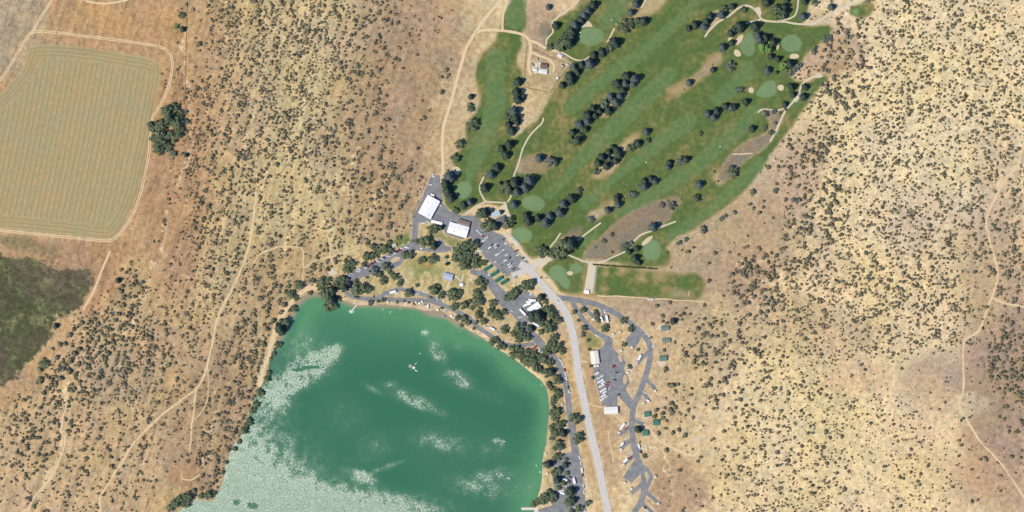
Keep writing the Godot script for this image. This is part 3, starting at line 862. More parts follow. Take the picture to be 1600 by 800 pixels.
func roads(collect: bool) -> void:
	var asphalt := noise_mat("asphalt", alb(124, 125, 127), alb(150, 149, 147), 70.0, 0.9, 0.012, 7, 0.25)
	var concrete := noise_mat("concrete", alb(200, 194, 184), alb(212, 206, 197), 60.0, 0.9, 0.02, 6, 0.25)
	var path_c := noise_mat("path", alb(202, 187, 160), alb(230, 215, 188), 30.0, 0.95, 0.03, 5, 0.2)
	var dirt := noise_mat("dirt", alb(216, 188, 144), alb(238, 213, 172), 36.0, 0.95, 0.03, 5, 0.1)
	var gravel := noise_mat("gravel", alb(196, 168, 130), alb(216, 192, 156), 14.0, 0.95, 0.03, 5, 0.1)
	for key in (P.lots if not collect else {}):
		var poly := smooth_line(pts(P.lots[key][0]), true, 40.0)
		struct_mesh("parking_lot", sheet(poly, 0.16), asphalt, P.lots[key][1])
		fill(keepout, poly)
	var r := func(called: String, s: String, w: float, up: float, mat: Material, label: String, rough := 0.3, rut := 0.0):
		var l := smooth_line(pts(s), false, 3.0)
		if collect:
			if w > 5.0 and called != "concrete_apron": verges.append([l, w])
			return
		struct_mesh(called, ribbon(l, w, up, rough, rut, called == "dirt_track" or called == "footpath"), mat, label)
		fill_line(keepout, l, w + 3.0)
	r.call("highway", "812,412 826,420 838,434 851,449 864,463 875,475 886,493 893,513 898,537 901,560 905,590 912,625 921,668 932,712 942,762 950,800 972,900", 11.5, 0.22, concrete, "pale two lane highway running down past the lake's east side", 0.2)
	r.call("concrete_apron", "864,401 850,408 836,414 818,424 799,430", 8.0, 0.19, concrete, "pale concrete apron joining the car park and the golf path", 0.8)
	r.call("park_road", "548,440 545,450 541,457 553,464 572,467 595,467 620,469 645,469 668,470 690,476 707,483 720,490 733,497 745,510 757,518 772,528 790,538 812,540 835,537", 6.5, 0.17, asphalt, "asphalt park road along the lake's north shore")
	r.call("park_road", "590,465 606,457 622,452 640,454 660,460 678,466 692,475", 6.0, 0.175, asphalt, "asphalt side road through the straw-coloured park")
	r.call("park_road", "845,545 858,548 866,558 872,568 879,585 885,605 888,625 890,645 892,662 895,690 898,705", 8.5, 0.17, asphalt, "asphalt shore road between the lake's east shore and the highway")
	r.call("camp_road", "866,464 880,466 890,467 908,470 926,474 945,481 962,490 978,500 992,511 1005,523 1014,537 1016,553 1013,573 1006,595 999,615 991,632 988,650 987,667 989,682 990,697 995,713 1002,730 1006,745 1006,762 1004,778 996,793 982,815", 8.5, 0.17, asphalt, "long curving asphalt campground road")
	r.call("camp_road", "893,470 900,482 908,494 917,506 930,518 944,526 956,532", 7.0, 0.175, asphalt, "asphalt lane from the campground entrance to the boat lot")
	r.call("camp_road", "976,615 984,626 989,638", 8.0, 0.175, asphalt, "asphalt link below the boat lot", 0.3)
	r.call("camp_road", "1002,727 1012,735 1017,745 1013,756 1008,768", 6.0, 0.175, asphalt, "small asphalt loop at the foot of the campground")
	for q in [["909,472 919,486 930,498", "beside the boat lot lane"], ["940,480 947,500", "under the parked white trailer"], ["1009,592 1024,608", "right of the campground road"], ["1004,612 1014,626", "beside the parked campervan"], ["1013,550 996,568", "left of the campground road"], ["988,664 966,680", "left of the road at the trailer with the red tarp"], ["988,686 968,702", "left of the road below the first spur"], ["994,709 972,727", "left of the road beside the big campervan"], ["1003,756 987,771", "left of the road at the foot of the campground"], ["1006,766 1028,785", "right of the road at the foot of the campground"], ["1003,786 1024,806", "at the bottom edge of the campground"], ["990,690 1002,708", "right of the road by the curved stone edge"], ["985,655 1006,663", "across from the green cabins"]]:
		r.call("camp_spur", q[0], 6.0, 0.18, asphalt, "short asphalt camping spur " + q[1])
	for p in (P.islands if not collect else []):
		struct_mesh("gravel_island", sheet(p, 0.24), gravel, "pale gravel island in the asphalt")
		var o := get_child(get_child_count() - 1)
		tag(o, "", "", "gravel islands in the paved lots")
	r.call("dirt_road", "790,-12 783,0 760,26 742,52 728,76 722,96 713,128 705,158 698,180 692,205 691,232 692,262 689,288", 4.6, 0.12, dirt, "pale dirt road down the left edge of the golf course", 0.8)
	r.call("dirt_road", "742,53 751,48 765,47 785,48 806,51 820,56 827,64 829,78 827,92 826,104 829,118", 4.2, 0.12, dirt, "pale dirt drive curving into the fenced farm yard", 0.8)
	r.call("dirt_road", "795,-12 792,4 786,22 785,48", 3.4, 0.125, dirt, "short dirt track meeting the farm drive", 0.6)
	r.call("dirt_road", "829,80 840,86 854,91 862,96 866,104 864,112", 3.4, 0.125, dirt, "dirt loop inside the farm yard", 0.8)
	r.call("dirt_road", "826,63 841,68 854,76 870,80 882,85", 4.0, 0.12, dirt, "dirt lane along the top of the farm yard", 0.8)
	r.call("dirt_road", "-20,140 0,125 20,95 40,62 48,52 62,49 90,51 130,56 200,65 245,72 262,80 269,95 267,120 260,145 248,168 238,185 234,210 233,235 228,265 220,300 210,330 196,354 178,373 160,376 100,370 0,360 -40,356", 4.2, 0.12, dirt, "two rut dirt track around the hay field", 0.4, 1.5)
	r.call("dirt_road", "48,54 64,26 80,2 92,-20", 4.0, 0.12, dirt, "two rut dirt track leaving the top of the hay field", 0.4, 1.6)
	r.call("dirt_road", "115,-6 140,3 170,5 200,0", 3.0, 0.12, dirt, "faint dirt track at the top left edge", 0.5)
	r.call("dirt_road", "172,392 160,420 150,446 142,464 130,484", 3.2, 0.12, dirt, "faint dirt track beside the dark weedy field", 0.8)
	r.call("dirt_track", "400,300 396,340 386,396 366,444 342,494 330,540 324,570 318,590 307,606 282,626 250,652 212,688 193,718 172,752 156,780 160,815", 3.0, 0.12, dirt, "winding pale dirt track across the scrub left of the lake", 0.8)
	r.call("dirt_track", "307,606 303,640 299,676 296,706", 2.2, 0.12, dirt, "short dirt track running down from the winding track", 0.8)
	r.call("dirt_track", "324,570 325,600 323,628 312,648 302,656", 1.6, 0.13, dirt, "thin dirt loop beside the short track", 0.5)
	r.call("dirt_track", "107,612 103,634 95,672 101,692 82,742 52,780 40,815", 2.6, 0.12, dirt, "pale broken dirt track at the far lower left", 1.0)
	r.call("dirt_track", "1625,205 1600,228 1590,260 1570,280 1550,320 1540,345 1545,370 1553,400 1560,430 1550,465 1530,515 1507,533 1505,575 1506,602 1499,635 1510,655 1530,687 1560,720 1582,750 1606,785", 3.1, 0.12, dirt, "long winding dirt track down the right side", 0.8)
	r.call("dirt_track", "1551,466 1575,475 1625,484", 3.2, 0.12, dirt, "dirt track branching off to the right edge", 0.8)
	r.call("dirt_track", "1006,664 1017,673 1026,686 1035,692 1052,700 1066,707 1082,712 1092,704 1089,690", 3.4, 0.12, dirt, "curving dirt track from the green cabins to the concrete slab", 0.7)
	r.call("dirt_track", "498,450 480,451 466,461 454,475 444,490 434,505 428,524 423,540 420,556 414,570 408,590 406,604", 6.5, 0.1, dirt, "pale dirt path along the lake's upper left shore", 1.2)
	for q in [["396,412 402,402 410,395 424,389 440,386 472,389 473,412 474,422 472,433 476,442", "looping above the lake's top left corner"], ["474,420 490,408 512,402 535,396 562,388", "above the diagonal row of parked cars"], ["514,370 516,384 516,400 522,415", "short and wide, above the lakeside clump of trees"], ["950,642 958,646 968,654 976,660", "right of the lower white shelter"], ["950,672 953,690 956,708 958,722", "straight, beside the lower highway"], ["905,564 918,566", "between the highway and the upper shelter"], ["917,630 930,634 942,636", "between the highway and the lower shelter"], ["933,462 980,464 1030,467 1080,470 1100,471", "along the foot of the driving range"], ["1144,241 1160,240 1176,240", "across the upper rocky ground"], ["284,740 286,748 300,749 312,742", "hooked, near the lake's lower left corner"]]:
		r.call("footpath", q[0], 1.9, 0.125, dirt, "narrow dirt footpath " + q[1], 0.7)
	for q in [["849,184 847,192 840,199 828,212 817,232 810,256 802,278 799,304 793,316", "running down the left side to the clubhouse"], ["756,276 750,290 750,299 755,309 760,315 775,316 791,317", "hooking round the small green to the clubhouse"], ["760,315 750,319 738,326 726,335", "from the clubhouse to the sheds"], ["912,-8 890,14 870,28 862,38 864,50 854,62 854,74", "above the farm yard"], ["870,80 882,84 898,93 912,94 922,88", "below the large hedge of pines"], ["949,66 954,56 960,44", "short, right of the round green"], ["859,400 859,388 868,376 876,364", "short, left of the big cottonwood"], ["902,376 920,362 939,348", "short, right of the big cottonwood"], ["888,398 904,405 920,410 938,410 957,402 982,390 990,378 1001,367 1018,361 1032,355 1056,346", "along the lower rocky ground"], ["1280,117 1264,123 1253,132 1248,145 1240,158 1228,172 1219,190 1212,205 1203,221", "down the far right side"], ["1232,168 1215,172 1192,171 1184,176", "thin branch above the upper rocky ground"], ["1101,58 1108,48 1120,36 1140,24 1152,14 1162,9 1172,10 1182,18 1190,30 1200,33 1212,34 1226,34 1242,37 1260,38 1272,37 1284,30 1300,20 1320,10 1340,3 1370,-8", "winding along the top right"], ["1212,34 1226,31 1240,26 1245,17 1247,4 1249,-14", "branching to the top edge"], ["1190,30 1178,33 1164,37", "short branch at the top right"], ["1002,12 1010,-2 1016,-12", "at the top edge above the long fairway"], ["784,362 797,372 808,383 814,391 822,402 832,410", "along the car park's right edge beside the golf carts"], ["721,440 711,432 704,438 697,454 691,475", "from the pavilion to the lake road"], ["724,428 722,438 720,444", "from the restroom to the upper road"]]:
		var wide := 4.6 if q[1].contains("golf carts") else 3.0 if q[1].contains("winding") or q[1].contains("far right") else 2.5
		r.call("cart_path", q[0], wide, 0.17, path_c, "pale concrete path " + q[1], 0.25)
	for q in [] if collect else [["791,316 793,325 799,341 791,341 786,335 780,324", "concrete terrace beside the clubhouse"], ["820,399 830,406 842,404 858,399 863,404 845,420 834,414", "concrete plaza between the car park and the golf paths"], ["1180,12 1187,11 1190,20 1188,26 1182,20", "concrete turnaround at the top right"], ["1273,118 1279,113 1286,118 1284,121 1274,122", "concrete turnaround at the far right"], ["1243,146 1250,144 1256,147 1250,153 1244,160 1239,157", "concrete junction of the far right cart path"], ["920,410 926,412 932,418 930,440 927,457 911,458 914,448 917,428", "concrete tee of the driving range"], ["1084,683 1093,683 1093,691 1084,691", "square concrete slab at the end of the dirt track"], ["718,443 724,443 724,447 718,447", "concrete floor round the small restroom"], ["978,568 984,575 989,580 984,583 978,578", "pale worn pad at the boat lot"], ["1024,514 1032,506 1036,508 1034,516", "pale pad left of the top cabin"], ["1025,566 1034,560 1042,568 1032,574", "pale pad beside the third cabin"], ["1003,650 1008,642 1016,652 1008,656", "pale pad beside the upper green cabin"], ["834,98 846,99 846,110 836,116 830,108", "pale trampled pad beside the farmhouse"], ["512,424 522,420 528,428 516,432", "pale gravel ring above the lakeside trees"]]:
		var poly2 := smooth_line(pts(q[0]), true, 30.0)
		struct_mesh("pavement", sheet(poly2, 0.2), path_c, q[1])
		fill(keepout, poly2)

# ------------------------------------------------------------------ buildings
# a gabled building: length along its own x, turned by `deg` (clockwise in the picture); walls, two roof slopes with ribs, doors and windows
func building(called: String, label: String, cat: String, px: float, py: float, l: float, w: float, deg: float, wall_h: float, rise: float, roof: Color, wall: Color, ribs := 1.6, group := "", doors := 2) -> Node3D:
	var o := base(called, on(px, py), -deg_to_rad(deg))
	tag(o, label, cat, group)
	var b := Builder.new()
	b.box(Vector3(0, wall_h * 0.5, 0), Vector3(l - 0.8, wall_h, w - 0.8))
	for s in [-1, 1]:
		var x: float = s * (l * 0.5 - 0.4)
		b.tri(Vector3(x, wall_h, -w * 0.5 + 0.4), Vector3(x, wall_h + rise * 0.92, 0), Vector3(x, wall_h, w * 0.5 - 0.4))
	part("wall", b.mesh(), plain_mat("wall" + wall.to_html(), wall, 0.8), o)
	var rm := roof_mat(roof)
	for s in [-1, 1]:
		var r := Builder.new()
		var e: float = s * (w * 0.5 + 0.3)
		var A := Vector3(-l * 0.5 - 0.3, wall_h + rise, 0)
		var B := Vector3(l * 0.5 + 0.3, wall_h + rise, 0)
		var C := Vector3(l * 0.5 + 0.3, wall_h - 0.12, e)
		var D := Vector3(-l * 0.5 - 0.3, wall_h - 0.12, e)
		var t := Vector3(0, -0.16, 0)
		if s > 0:
			r.quad(A, B, C, D)
			r.quad(D + t, C + t, B + t, A + t)
		else:
			r.quad(D, C, B, A)
			r.quad(A + t, B + t, C + t, D + t)
		r.quad(D, C, C + t, D + t)
		r.quad(A, D, D + t, A + t)
		r.quad(B, C, C + t, B + t)
		if ribs > 0.0:
			for i in int(l / ribs):
				var x := -l * 0.5 + (i + 0.5) * ribs
				var up := Vector3(0, 0.05, 0)
				var hx := Vector3(0.04, 0, 0)
				var p := Vector3(x, A.y, s * 0.1)
				var q := Vector3(x, C.y, e)
				r.quad(p - hx + up, p + hx + up, q + hx + up, q - hx + up)
				r.quad(p - hx, p - hx + up, q - hx + up, q - hx)
				r.quad(p + hx + up, p + hx, q + hx, q + hx + up)
		part("roof_slope", r.mesh(), rm, o)
	var cap := Builder.new()
	cap.box(Vector3(0, wall_h + rise + 0.06, 0), Vector3(l + 0.7, 0.1, 0.5))
	part("ridge_cap", cap.mesh(), rm, o)
	if l > 16.0:
		for k in int(l / 6.0):
			var vx := -l * 0.5 + 3.5 + k * 6.0 + rng.randf_range(-1.0, 1.0)
			var vb := Builder.new()
			var vs := 1 if k % 2 else -1
			if k % 3 == 1:
				vb.box(Vector3(vx, wall_h + rise * 0.5 + 0.45, vs * w * 0.25), Vector3(1.5, 0.9, 1.2))
				part("rooftop_cooler", vb.mesh(), plain_mat("cooler", alb(176, 176, 172), 0.6), o)
			else:
				vb.tube(Vector3(vx, wall_h + rise * 0.4, vs * w * 0.22), Vector3(vx, wall_h + rise + 0.5, vs * w * 0.22), 0.35, 0.3, 8)
				part("roof_vent", vb.mesh(), plain_mat("cooler", alb(176, 176, 172), 0.6), o)
	var dm := plain_mat("door", alb(120, 110, 98), 0.6)
	var gm := plain_mat("glass", Color(0.05, 0.06, 0.07), 0.1, 0.0, 0.8)
	for i in doors:
		var d := Builder.new()
		d.box(Vector3(l * (float(i + 1) / (doors + 1) - 0.5), 1.05, w * 0.5 - 0.38), Vector3(minf(1.6, l * 0.18), 2.1, 0.08))
		part("door", d.mesh(), dm, o)
	for s in [-1, 1]:
		var d := Builder.new()
		d.box(Vector3(s * (l * 0.5 - 0.38), wall_h * 0.55, 0), Vector3(0.08, 0.9, 1.2))
		part("window", d.mesh(), gm, o)
	return o

func roof_mat(c: Color) -> StandardMaterial3D:
	return noise_mat("roof" + c.to_html(), c.darkened(0.13), c.lightened(0.05), 26.0, 0.55, 0.02, 4, 0.4)

# an open shelter: a low gabled roof on posts
func shelter(called: String, label: String, cat: String, px: float, py: float, l: float, w: float, deg: float, h: float, rise: float, roof: Color, post: Color, nx := 3, group := "") -> Node3D:
	var o := base(called, on(px, py), -deg_to_rad(deg))
	tag(o, label, cat, group)
	var rm := roof_mat(roof)
	for s in [-1, 1]:
		var r := Builder.new()
		var e: float = s * w * 0.5
		var a := Vector3(-l * 0.5, h + rise, 0)
		var c := Vector3(l * 0.5, h + rise, 0)
		var d := Vector3(l * 0.5, h, e)
		var f := Vector3(-l * 0.5, h, e)
		var t := Vector3(0, -0.14, 0)
		r.quad(a, c, d, f)
		r.quad(f + t, d + t, c + t, a + t)
		r.quad(f, d, d + t, f + t)
		r.quad(a, f, f + t, a + t)
		r.quad(c, d, d + t, c + t)
		for i in int(l / 1.5):
			r.box(Vector3(-l * 0.5 + (i + 0.75) * 1.5, h + rise * 0.5 + 0.03, e * 0.5), Vector3(0.07, 0.05 + rise * 0.02, w * 0.46), Color.WHITE)
		part("roof_slope", r.mesh(), rm, o)
	var pm := plain_mat("post" + post.to_html(), post, 0.6)
	for i in nx:
		for s in [-1, 1]:
			var b := Builder.new()
			b.box(Vector3((float(i) / (nx - 1) - 0.5) * (l - 0.8), h * 0.5, s * (w * 0.5 - 0.4)), Vector3(0.22, h, 0.22))
			part("post", b.mesh(), pm, o)
	for s in [-1, 1]:
		var b := Builder.new()
		b.box(Vector3(0, h - 0.3, s * (w * 0.5 - 0.4)), Vector3(l - 0.4, 0.26, 0.14))
		part("beam", b.mesh(), pm, o)
	return o

func ramada(px: float, py: float, deg: float, label: String, s := 4.4) -> void:
	var o := shelter("picnic_shelter", label, "picnic shelter", px, py, s, s * 0.85, deg, 2.5, 0.35, alb(242, 228, 208), alb(140, 124, 104), 2, "small campsite shelters")
	var t := Builder.new()
	t.box(Vector3(0, 0.74, 0), Vector3(1.9, 0.06, 0.8))
	part("table_top", t.mesh(), plain_mat("tablewood", alb(170, 140, 110), 0.8), o)
	for k in [-1, 1]:
		var b := Builder.new()
		b.box(Vector3(0, 0.44, k * 0.72), Vector3(1.9, 0.05, 0.28))
		part("bench", b.mesh(), plain_mat("tablewood", alb(170, 140, 110), 0.8), o)
		var q := Builder.new()
		q.box(Vector3(k * 0.7, 0.36, 0), Vector3(0.08, 0.7, 1.3))
		part("table_leg", q.mesh(), plain_mat("tablewood", alb(170, 140, 110), 0.8), o)

func buildings() -> void:
	var white := Color(0.87, 0.86, 0.84)
	var cream := alb(250, 240, 224)
	building("large_shed", "largest white roofed shed beside the north end of the car park", "shed", 670.6, 323.6, 31.5, 21.5, 118.5, 5.0, 1.5, white, alb(205, 200, 190), 1.8, "", 3)
	building("pro_shop", "white roofed building with a brown annex at the car park's left corner", "building", 715.8, 359.2, 31, 17, 16.5, 4.2, 1.3, white, alb(196, 186, 170), 1.8, "", 3)
	building("annex", "brown roofed annex behind the white roofed building", "building", 724.5, 348.6, 19, 8.5, 16.5, 4.0, 0.9, alb(140, 122, 108), alb(150, 135, 118), 0.0, "", 1)
	shelter("carport", "long thin white carport between the two white sheds", "carport", 682.5, 347.5, 18, 4.6, 14, 2.8, 0.3, white, alb(150, 150, 150), 5)
	building("clubhouse", "dark grey roofed clubhouse among trees at the top of the car park", "clubhouse", 783.5, 345, 15, 12.5, -24, 3.6, 1.6, alb(112, 112, 118), alb(170, 158, 140), 0.0, "", 2)
	building("clubhouse_wing", "pale blue metal roofed wing of the clubhouse by the concrete terrace", "clubhouse", 774.6, 334.4, 12.5, 7.5, -22, 3.4, 0.9, alb(196, 212, 228), alb(170, 158, 140), 1.4, "", 1)
	building("farmhouse", "brown roofed farmhouse inside the fenced yard", "house", 850, 102.6, 10.5, 7.5, 8, 3.0, 1.6, alb(128, 100, 86), alb(180, 165, 145), 0.0, "", 1)
	building("farm_garage", "white roofed garage joined to the farmhouse's lower side", "garage", 848.2, 111.6, 13, 7.2, 9, 2.8, 1.0, alb(244, 240, 234), alb(200, 190, 175), 1.2, "", 2)
	building("farm_shed", "small white shed just outside the farm yard's upper fence", "shed", 875, 87, 6.6, 5.2, 30, 2.6, 0.9, alb(244, 240, 238), alb(190, 180, 168), 0.0, "", 1)
	var tank := base("water_tank", on(871, 122))
	tag(tank, "small round white tank near the farm yard's right fence", "water tank")
	var tb := Builder.new()
	tb.tube(Vector3.ZERO, Vector3(0, 2.4, 0), 1.6, 1.6, 16)
	part("tank_body", tb.mesh(), plain_mat("whitepaint", white, 0.4), tank)
	tb = Builder.new()
	tb.tube(Vector3(0, 2.4, 0), Vector3(0, 2.9, 0), 1.55, 0.4, 16)
	part("tank_lid", tb.mesh(), plain_mat("whitepaint", white, 0.4), tank)
	var pav := shelter("pavilion", "pale blue roofed picnic pavilion in the middle of the park", "pavilion", 700.5, 432, 14.5, 10, 16, 3.2, 1.3, alb(190, 200, 214), alb(236, 232, 224), 4)
	var pf := Builder.new()
	pf.box(Vector3(0, 0.1, 0), Vector3(18, 0.14, 13))
	part("floor_slab", pf.mesh(), noise_mat("slab", alb(170, 164, 156), alb(196, 190, 180), 10.0), pav)
	building("restroom", "small white restroom at the end of the short park path", "restroom", 721, 444.8, 5.2, 4.4, 20, 2.8, 0.6, white, alb(190, 180, 165), 0.0, "", 1)
	var pos := [[762.4, 418.6, "leftmost"], [772.3, 427.6, "second from left"], [779.4, 436.2, "third from left"], [788.2, 440.2, "rightmost"]]
	for p in pos:
		shelter("green_canopy", p[2] + " of the four green canopies below the car park", "canopy", p[0], p[1], 13.2, 5.4, -32, 3.0, 0.7, alb(38, 116, 100), alb(120, 124, 120), 3, "green canopies below the car park")
	building("boat_shed", "white boat shed beside the row of parked motorhomes", "shed", 834.6, 481, 20.5, 9.8, -34, 3.8, 1.0, white, alb(200, 196, 190), 1.6, "", 2)
	shelter("upper_shelter", "tall cream roofed shelter at the boat lot's upper left corner", "shelter", 929.2, 558.2, 20.5, 13, 82, 3.8, 1.2, cream, alb(150, 140, 128), 4)
	shelter("lower_shelter", "wide white roofed shelter at the boat lot's lower end", "shelter", 954.6, 641, 21.5, 11.6, -2, 4.0, 1.2, alb(252, 248, 238), alb(150, 140, 128), 4)
	var grey := alb(128, 142, 128)
	building("cabin", "topmost grey-green roofed cabin in the row right of the campground", "cabin", 1039, 512.8, 12.5, 7, -3, 2.8, 1.3, grey, alb(150, 130, 105), 0.9, "cabins right of the campground")
	building("cabin", "second grey-green roofed cabin from the top beside the campground", "cabin", 1041, 531.6, 12, 7, -4, 2.8, 1.3, alb(122, 140, 124), alb(150, 130, 105), 0.9, "cabins right of the campground")
	building("cabin", "third grey-green roofed cabin from the top with a pale patio below", "cabin", 1036, 559.8, 11.5, 8, -4, 2.8, 1.3, alb(112, 138, 122), alb(150, 130, 105), 0.9, "cabins right of the campground")
	building("green_cabin", "bright green roofed cabin, upper left of the three green cabins", "cabin", 1011, 647, 9, 8, -8, 2.8, 1.2, alb(78, 132, 108), alb(160, 140, 112), 0.9, "green roofed cabins")
	building("green_cabin", "bright green roofed cabin, rightmost of the three green cabins", "cabin", 1025, 660, 9.2, 9, 2, 2.8, 1.2, alb(72, 128, 104), alb(160, 140, 112), 0.9, "green roofed cabins")
	building("green_cabin", "bright green roofed cabin, lowest of the three green cabins", "cabin", 1008.2, 676, 9, 8.6, 2, 2.8, 1.2, alb(82, 132, 110), alb(160, 140, 112), 0.9, "green roofed cabins")
	building("range_hut", "small white hut at the foot of the driving range tee", "hut", 916.6, 455.8, 7, 5.6, 8, 2.7, 0.8, white, alb(200, 190, 175), 0.0, "", 1)
	building("pump_house", "tiny pale shed on the track below the driving range", "shed", 1016, 467.5, 9.5, 3.0, 4, 2.0, 0.4, alb(226, 216, 204), alb(190, 176, 158), 0.0, "", 1)
	building("tool_shed", "tiny pale shed behind the trees at the park's upper edge", "shed", 616, 383.4, 6, 5.4, -12, 2.5, 0.7, alb(206, 200, 178), alb(170, 150, 128), 0.0, "", 1)
	for r in [[927, 499, 10, "left of the two white trailers in the upper campground"], [946, 507, 20, "below the two white trailers in the upper campground"], [957.5, 521.8, 5, "left one of the pair above the boat lot lane"], [967.8, 519.2, -20, "right one of the pair above the boat lot lane"], [970, 548, -25, "at the boat lot's upper right edge"], [987, 542.6, 15, "below the paved pad inside the upper loop"], [980.6, 582, 35, "between the boat lot and the parked motorhome"], [1023, 610.8, -15, "at the end of the spur right of the campground road"], [1005, 629.6, 0, "left of the parked campervan above the green cabins"], [967.2, 676, 25, "below the trailer with the red tarp"], [970, 702, 10, "at the end of the second spur left of the road"], [973.8, 726, 0, "below the big blue-white campervan"], [976, 754, 25, "left of the paved double pad"], [986.2, 763.6, 30, "at the end of the lowest spur left of the road"], [1023.8, 745, 25, "right of the small asphalt loop"], [1028, 787, -25, "at the end of the lowest spur right of the road"], [1010, 701.5, 15, "inside the curved stone edge"]]:
		ramada(r[0], r[1], r[2], "small tan roofed picnic shelter " + r[3], 4.2 if r[0] != 1010 else 3.2)

# ------------------------------------------------------------------ fences, range, flags, dock, raft
func fence(label: String, line: String, h: float, step: float, col: Color, called := "fence") -> void:
	var l := smooth_line(pts(line), false, 4000.0)
	var o := base(called, on(l[0].x + 800.0, l[0].y + 400.0))
	tag(o, label, "fence")
	var org := o.position
	var m := plain_mat("fence" + col.to_html(), col, 0.85)
	var pb := Builder.new()
	pb.box(Vector3(0, h * 0.5, 0), Vector3(0.22, h, 0.22))
	var pm := pb.mesh()
	for i in l.size() - 1:
		var n := maxi(1, int(l[i].distance_to(l[i + 1]) / step))
		for k in n + (1 if i == l.size() - 2 else 0):
			var q := l[i].lerp(l[i + 1], float(k) / n)
			part("post", pm, m, o).position = Vector3(q.x, hgt(q.x, q.y), q.y) - org
		for k in n:
			var a := l[i].lerp(l[i + 1], float(k) / n)
			var c := l[i].lerp(l[i + 1], float(k + 1) / n)
			for y in [0.3, 0.62, 0.94]:
				var b := Builder.new()
				b.tube(Vector3(a.x, hgt(a.x, a.y) + h * y, a.y) - org, Vector3(c.x, hgt(c.x, c.y) + h * y, c.y) - org, 0.09, 0.09, 4)
				part("rail", b.mesh(), m, o)

func site_things() -> void:
	var dk := alb(84, 66, 54)
	fence("dark wooden fence along the farm yard's left side", "823,72.5 820,104 818,136", 1.9, 4.0, dk)
	fence("dark wooden fence along the farm yard's lower side", "818.6,136.4 838,140.5 858,144.5", 1.9, 4.0, dk)
	fence("dark wooden fence along the farm yard's right side", "858.6,144 874,123 890,101.6", 1.9, 4.0, dk)
	fence("dark wooden fence along the farm yard's upper side", "889.6,100.8 860,89 833,76.5 831.5,79", 1.9, 4.0, dk)
	fence("wire fence between the scrub and the asphalt left of the largest shed", "667,276 662,292 656,310 648,328 642,342", 1.4, 4.0, alb(110, 92, 76))
	fence("thin wire fence down the left of the long sandy line by the hay field", "293,-10 291,60 289,150", 1.3, 7.0, alb(120, 100, 82))
	# hedge line above the range
	var hb := foliage(220, 71, [Color(0.05, 0.075, 0.035)], 0.34, "mound")
	var hedge := base("hedge", on(927, 413))
	tag(hedge, "long low dark hedge along the top edge of the driving range", "hedge")
	for k in 34:
		var t := k / 33.0
		var q := on(lerpf(927, 1026, t), lerpf(413, 420, t) + rng.randf_range(-0.4, 0.4))
		var o := part("bush", hb, leaf_mat(), hedge)
		o.position = q - hedge.position
		o.scale = Vector3(2.3, 1.5, 1.7) * rng.randf_range(0.8, 1.15)
		o.rotation.y = rng.randf() * TAU
	# driving range mats and dividers
	for k in 16:
		var t := k / 15.0
		var o := base("range_mat", on(lerpf(931.6, 927.0, t), lerpf(419.5, 455, t), 0.22), 0.12)
		tag(o, "green hitting mat on the driving range tee, %s from the top" % ordinal(k + 1), "golf mat", "hitting mats on the driving range")
		var b := Builder.new()
		b.box(Vector3(0, 0.04, 0), Vector3(1.7, 0.07, 1.5))
		part("mat", b.mesh(), plain_mat("matgreen", alb(96, 116, 104), 0.9), o)
		b = Builder.new()
		b.box(Vector3(1.4, 0.35, 0.0), Vector3(0.7, 0.7, 0.9))
		part("ball_box", b.mesh(), plain_mat("whitepaint", Color.WHITE, 0.4), o)
	# flags
	var flag_at := [[923.6, 57, "the round green below the triangular bunker"], [721, 300, "the green by the dirt road"], [837, 316, "the oval green above the clubhouse green"], [812, 365, "the green beside the golf carts"], [1021, 388, "the lower right green"], [1240, 66, "the far upper right green"], [1168, 70, "the pear-shaped green"], [1200, 140, "the bean-shaped green"], [874, 428, "the kidney-shaped practice green"], [900, 421, "the small practice green"]]
	for f in flag_at:
		var o := base("flagstick", on(f[0], f[1], 0.12))
		tag(o, "thin flagstick with a red flag on " + f[2], "flagstick", "golf flagsticks")
		var b := Builder.new()
		b.tube(Vector3.ZERO, Vector3(0, 2.2, 0), 0.03, 0.02, 6)
		part("stick", b.mesh(), plain_mat("whitepaint", Color.WHITE, 0.4), o)
		b = Builder.new()
		b.box(Vector3(0.26, 1.98, 0), Vector3(0.5, 0.36, 0.02))
		part("flag", b.mesh(), plain_mat("flagred", alb(190, 40, 40), 0.8), o)
	var pier := Builder.new()
	pier.box(Vector3(828 - 800, WATER - 0.1, 795 - 400), Vector3(27, 1.3, 4.0))
	pier.box(Vector3(838.5 - 800, WATER - 0.15, 799 - 400), Vector3(7, 1.3, 9))
	tag(part("boat_pier", pier.mesh(), noise_mat("pier", alb(214, 202, 180), alb(236, 224, 204), 9.0)), "pale concrete boat pier at the lake's lower right corner", "pier")
	# dock on the north shore
	var A := on(561.5, 471.5)
	A.y = WATER + 0.55
	var dock := base("dock", A, -deg_to_rad(130))
	tag(dock, "narrow pale wooden dock reaching into the lake's top left corner", "dock")
	var plank := Builder.new()
	plank.box(Vector3.ZERO, Vector3(0.92, 0.1, 2.4))
	var pl := plank.mesh()
	for k in 20:
		part("plank", pl, noise_mat("dockwood", alb(206, 196, 180), alb(236, 228, 214), 3.0), dock).position = Vector3(k + 0.5, (k % 3) * 0.008, 0)
	for k in 6:
		var px := Builder.new()
		px.tube(Vector3((k / 2) * 9.0 + 0.6, -2.4, (k % 2 - 0.5) * 2.7), Vector3((k / 2) * 9.0 + 0.6, 0.7, (k % 2 - 0.5) * 2.7), 0.13, 0.13, 7)
		part("pile", px.mesh(), plain_mat("pile", alb(130, 112, 94), 0.9), dock)
	var head := Builder.new()
	head.box(Vector3(20.5, 0.02, 0.6), Vector3(4.5, 0.14, 4.5))
	part("end_platform", head.mesh(), noise_mat("dockwood", alb(206, 196, 180), alb(236, 228, 214), 3.0), dock)
